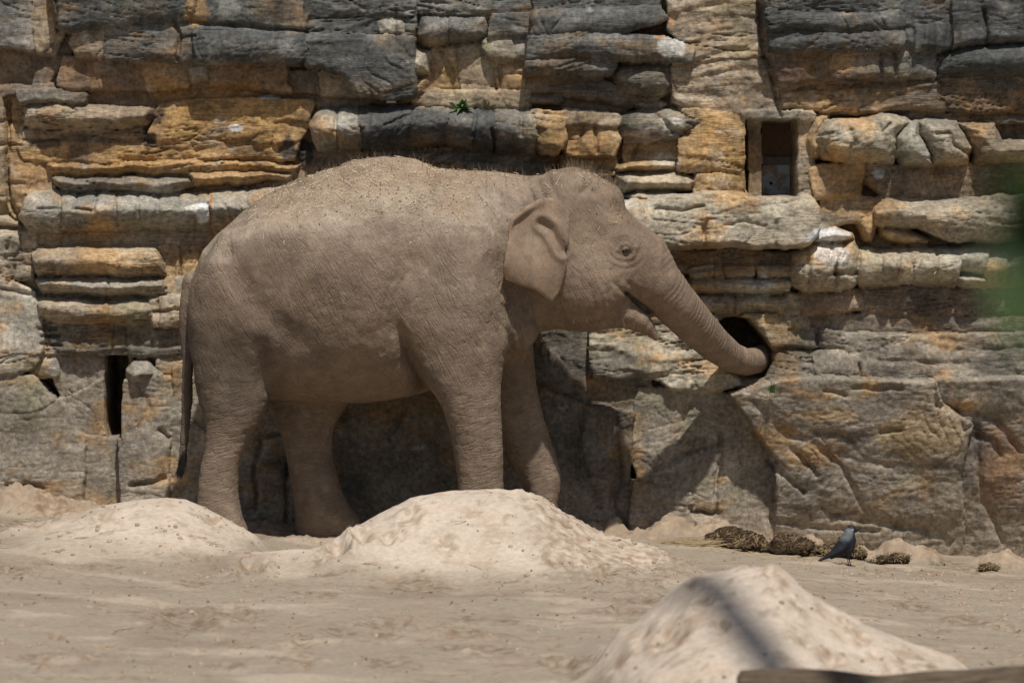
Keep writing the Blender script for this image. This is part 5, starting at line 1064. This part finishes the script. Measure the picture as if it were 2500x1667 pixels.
# specks, pebbles and stray stalks on the sand
def debris():
    rng = np.random.default_rng(21); N_ = 900; x = rng.uniform(-3.6, 3.6, N_); y = np.where(rng.random(N_) < .6, rng.uniform(-3, .1, N_), rng.uniform(-8.5, -2, N_)); z = ground_z(x, y); V = []; Q = []
    for a, b, c in zip(x, y, z):
        s = rng.uniform(.003, .008)*(1.5 if b < -3 else 1)*(1.6 if rng.random() < .08 else 1); o = len(V); ph = rng.uniform(0, 6)
        for k in range(5): V.append((a+s*math.cos(ph+k*1.2566)*rng.uniform(.6, 1.3), b+s*math.sin(ph+k*1.2566)*rng.uniform(.6, 1.3), c-.002))
        for k in range(5): V.append((a+.6*s*math.cos(ph+k*1.2566), b+.6*s*math.sin(ph+k*1.2566), c+s*rng.uniform(.4, .9)))
        V.append((a, b, c+s*.8))
        for k in range(5): Q.append((o+k, o+(k+1) % 5, o+5+(k+1) % 5, o+5+k)); Q.append((o+5+k, o+5+(k+1) % 5, o+10, o+10))
    Q = [q for q in Q if q[2] != q[3]]
    oo = mesh_np('pebbles', np.array(V), np.array(Q), mat_plain('pebble', (.10, .08, .062), (.34, .28, .215), 30, .85, .2), None, True); tag(oo, 'dark pebbles and crumbs scattered over the sand', 'pebbles', kind='stuff')
    # crumbs of damp sand
    n = 1500; x = rng.uniform(-3.5, 3.5, n); y = np.where(rng.random(n) < .5, rng.uniform(-2.7, -.3, n), rng.uniform(-7.8, .3, n)); g = np.array(n2(x*.9+7, y*.9))+.25*rng.normal(size=n); k = g > .05; x, y = x[k], y[k]; z = ground_z(x, y); V = []; Q = []
    for a, b, c in zip(x, y, z):
        s = rng.uniform(.006, .017); o = len(V); ph = rng.uniform(0, 6)
        for q, zz_, rr in ((0, -.003, 1.0), (1, .45*s, .9), (2, .8*s, .5)):
            for k in range(6): V.append((a+rr*s*math.cos(ph+k*1.047)*rng.uniform(.7, 1.25), b+rr*s*math.sin(ph+k*1.047)*rng.uniform(.7, 1.25), c+zz_))
        for q in (0, 6):
            for k in range(6): Q.append((o+q+k, o+q+(k+1) % 6, o+q+6+(k+1) % 6, o+q+6+k))
        Q += [(o+12, o+13, o+14, o+15), (o+12, o+15, o+16, o+17)]
    oo = mesh_np('sand_crumbs', np.array(V), np.array(Q), mat_plain('damp_sand', (.25, .19, .135), (.40, .315, .235), 18, .95, .05), None, True); tag(oo, 'loose crumbs of damp sand lying about the mounds', 'sand', kind='stuff')
    n = 260; x = rng.uniform(-3.5, 3.5, n); y = rng.uniform(-6, .3, n); z = ground_z(x, y)
    o = straw_bits('stray_stalks', np.stack([x, y, z], -1), np.tile([0, 0, 1.0], (n, 1)), rng.uniform(.03, .12, n), mat_plain('stalk', (.34, .26, .16), (.2, .14, .09), 20), None, .003, 8); tag(o, 'stray broken stalks lying about on the open sand', 'stalks', kind='stuff')
debris()

# ------------------------------------------------------------------ plants on the ledge and at the hole
def blade(V, Q, p, d, ln, w, droop, seg=5):
    d = Vector(d).normalized(); s = d.cross(Vector((0, 0, 1))); s = s.normalized() if s.length > 1e-3 else Vector((1, 0, 0)); b = len(V)
    for i in range(seg+1):
        f = i/seg; c = Vector(p)+d*ln*f+Vector((0, 0, -droop*ln*f*f)); ww = w*math.sin(math.pi*min(1, .18+.82*f))+.0004; up = d.cross(s)*(-.25*ww)
        V += [c-s*ww, c+up, c+s*ww]
    for i in range(seg):
        for j in (0, 1): Q.append((b+3*i+j, b+3*i+j+1, b+3*i+4+j, b+3*i+3+j))
def ledge_plant(name, px, py, n, ln, w, mat, label, seed, cat, spread=.9, group=None):
    r = random.Random(seed); x, z = P(px, py, WY-.45); x, z = float(x), float(z)
    ys = wall_y(x, z); zz_ = z
    x, z = (float(q) for q in P(px, py, ys)); zz_ = z; ys = wall_y(x, z)
    root = empty(name, (x, ys-.01, zz_)); tag(root, label, cat, group)
    for i in range(n):
        V = []; Q = []; a = r.uniform(0, 6.283); e = r.uniform(.15, 1.3)*spread; d = Vector((math.cos(a)*math.sin(e), math.sin(a)*math.sin(e)*.7-.25, math.cos(e)+.1)); blade(V, Q, root.location+Vector((r.uniform(-.015, .015), 0, -.02)), d, ln*r.uniform(.6, 1.15), w*r.uniform(.7, 1.2), r.uniform(.2, .7))
        mesh_np('leaf', np.array(V), np.array(Q), mat, root)
def leaf_mat(n, a, b):
    t = NT(n, .5, .4); t.color(t.mix(t.rng(t.noise(40, 3), .3, .7, 0, 1), a, b)); t.b.inputs['Subsurface Weight'].default_value = 0.0; return t.m
LG = leaf_mat('leaf_green', (.055, .13, .03), (.10, .20, .05)); LY = leaf_mat('leaf_dry', (.22, .20, .08), (.14, .17, .06))
ledge_plant('leafy_plant', 1128, 264, 34, .13, .011, LG, 'green leafy rosette plant growing on the long grey ledge', 3, 'plant')
ledge_plant('grass_tuft', 1192, 266, 44, .14, .0022, LY, 'dry yellowish grass tuft on the ledge beside the green rosette', 5, 'grass', .6)
ledge_plant('grass_tuft', 1885, 950, 36, .10, .002, LG, 'small green grass tuft growing below the feeding hole', 7, 'grass', .7)
def ground_tuft(px, py, Y, n, ln, label, seed):
    x = float(P(px, py, Y)[0]); g = float(ground_z(x, Y)); root = empty('grass_tuft', (x, Y, g)); tag(root, label, 'grass'); r = random.Random(seed)
    for i in range(n):
        V = []; Q = []; a = r.uniform(0, 6.283); e = r.uniform(.1, 1.1); blade(V, Q, root.location+Vector((r.uniform(-.05, .05), r.uniform(-.02, .02), -.01)), (math.cos(a)*math.sin(e), math.sin(a)*math.sin(e), math.cos(e)), ln*r.uniform(.5, 1.1), .002, .4, 4); mesh_np('leaf', np.array(V), np.array(Q), LG, root)
ground_tuft(2290, 1376, .10, 30, .08, 'low green grass sprouting from the sand right of the jackdaw', 1)
ground_tuft(1755, 1325, .40, 16, .09, 'thin green grass blades against the rock foot behind the widest dung heap', 2)

# ------------------------------------------------------------------ weathered logs in the foreground
def log(name, a, b, r0, r1, label, mat, seed, sub=0):
    a, b = Vector(a), Vector(b); d = b-a; n = 90; m = 26; V = []; Q = []; q = d.to_track_quat('Z', 'Y').to_matrix()
    for i in range(n+1):
        f = i/n; c = a+d*f+Vector((0, 0, .02*math.sin(f*5+seed))); r = r0+(r1-r0)*f
        if i in (0, n): r *= .82
        for j in range(m):
            t = 2*math.pi*j/m; ln = float(n3(math.cos(t)*2.2+seed, math.sin(t)*2.2, f*4))*.14+float(n3(math.cos(t)*6, math.sin(t)*6+seed, f*3))*.08; V.append(c+q @ Vector((math.cos(t), math.sin(t), 0))*r*(1+ln))
    for i in range(n):
        for j in range(m): Q.append((i*m+j, i*m+(j+1) % m, (i+1)*m+(j+1) % m, (i+1)*m+j))
    V += [a, b]; base = len(V)-2; V = [tuple(v) for v in V]
    root = empty(name, a); tag(root, label, 'log'); mesh_np('bark', np.array(V), np.array(Q), mat, root)
    for e, c in ((0, base), (n, base+1)):
        ring = [V[e*m+j] for j in range(m)]; VV = ring+[V[c]]; QQ = [(j, (j+1) % m, m) if e == n else ((j+1) % m, j, m) for j in range(m)]; mesh_np('cut_end', np.array(VV), np.array(QQ), mat_plain('cut_wood', (.42, .32, .2), (.3, .22, .13), 20), root, False)
M_LOG = mat_plain('old_wood', (.085, .064, .044), (.21, .16, .11), 9, .9, .1, 1.0, .02, (1, 6, 6)); M_LOG2 = mat_plain('pale_wood', (.52, .40, .26), (.40, .30, .19), 8, .85, .15, .6, .01, (1, 6, 6))
def place_log(px0, px1, Y0, Y1, r0, r1, label, mat, seed):
    pts = []
    for px, Y, r in ((px0, Y0, r0), (px1, Y1, r1)):
        x = float(P(px, 1650, Y)[0]); pts.append(Vector((x, Y, float(ground_z(x, Y))+r*.92)))
    log('weathered_log', pts[0], pts[1], r0, r1, label, mat, seed)
place_log(1800, 2640, -8.55, -8.65, .145, .175, 'dark weathered log lying across the foot of the near sand mound', M_LOG, 2)

# ------------------------------------------------------------------ plants beside the viewer, out of focus
def shrub():
    r = random.Random(12); Y0 = -21.4; x0 = 1.05; g = float(ground_z(x0, Y0)); root = empty('leafy_shrub', (x0, Y0, g)); tag(root, 'dark green leafy shrub branch hanging in blurred close to the viewer', 'shrub')
    bark = mat_plain('shrub_bark', (.12, .09, .06), (.2, .15, .1), 30); lm = leaf_mat('shrub_leaf', (.026, .068, .010), (.045, .105, .018))
    def tube(name, pts, r0, r1):
        V = []; Q = []; m = 8
        for i, p in enumerate(pts):
            d = (pts[min(i+1, len(pts)-1)]-pts[max(i-1, 0)]).normalized(); q = d.to_track_quat('Z', 'Y').to_matrix(); rr = r0+(r1-r0)*i/(len(pts)-1)
            for j in range(m): V.append(p+q @ Vector((math.cos(j*math.pi/4), math.sin(j*math.pi/4), 0))*rr)
        for i in range(len(pts)-1):
            for j in range(m): Q.append((i*m+j, i*m+(j+1) % m, (i+1)*m+(j+1) % m, (i+1)*m+j))
        return mesh_np(name, np.array(V), np.array(Q), bark, root)
    base = Vector((x0, Y0, g)); tips = []
    main = [base+Vector((.03*math.sin(i), .02*math.cos(i*1.3), i*.2)) for i in range(9)]; tube('trunk', main, .022, .009)
    A = Vector((.316, Y0, 2.19))                            # twig end that reaches into the picture's right edge
    for k in range(7):
        s = main[3+k % 6]; e = A if k == 0 else s+Vector((r.uniform(-.25, .7), r.uniform(-.4, .4), r.uniform(.2, .6)))
        pts = [s+(e-s)*f+Vector((0, 0, .08*math.sin(f*math.pi))) for f in np.linspace(0, 1, 7)]; tube('branch', pts, .007, .002); tips.append((pts, k))
    V = []; Q = []
    for pts, k in tips:
        for i in range(24 if k == 0 else 26):
            f = r.uniform(.93, 1.0) if k == 0 else r.uniform(.3, 1); p = pts[0]+(pts[-1]-pts[0])*f+Vector((0, 0, .08*math.sin(f*math.pi)))
            V = []; Q = []
            if k == 0: d = Vector((r.uniform(-.1, .5), r.uniform(-.5, .5), r.uniform(-1, 1)))
            else: d = Vector((r.uniform(-.5, 1), r.uniform(-1, 1), r.uniform(-.6, 1)))
            blade(V, Q, p, d, r.uniform(.05, .085), r.uniform(.012, .02), .3, 5); mesh_np('leaf', np.array(V), np.array(Q), lm, root)
shrub()
def pole():
    x0, y0 = 2.14, -12.0; g = float(ground_z(x0, y0)); root = empty('timber_pole', (x0, y0, g)); tag(root, 'tall round timber pole standing on the sand beside the view', 'pole')
    V = []; Q = []; m = 16; n = 40; h = 10.9
    for i in range(n+1):
        f = i/n; r = .11-.02*f
        for j in range(m): t = 2*math.pi*j/m; V.append((x0+.02*math.sin(f*3)+r*math.cos(t)*(1+.05*math.sin(3*t+f*9)), y0+r*math.sin(t)*(1+.05*math.cos(2*t+f*7)), g-.1+(h+.1)*f))
    for i in range(n):
        for j in range(m): Q.append((i*m+j, i*m+(j+1) % m, (i+1)*m+(j+1) % m, (i+1)*m+j))
    mesh_np('shaft', np.array(V), np.array(Q), M_LOG, root); top = V[-m:]; c = np.mean(top, 0)
    mesh_np('cap', np.array(top+[tuple(c+np.array([0, 0, .03]))]), np.array([(j, (j+1) % m, m) for j in range(m)]), M_LOG, root)
pole()
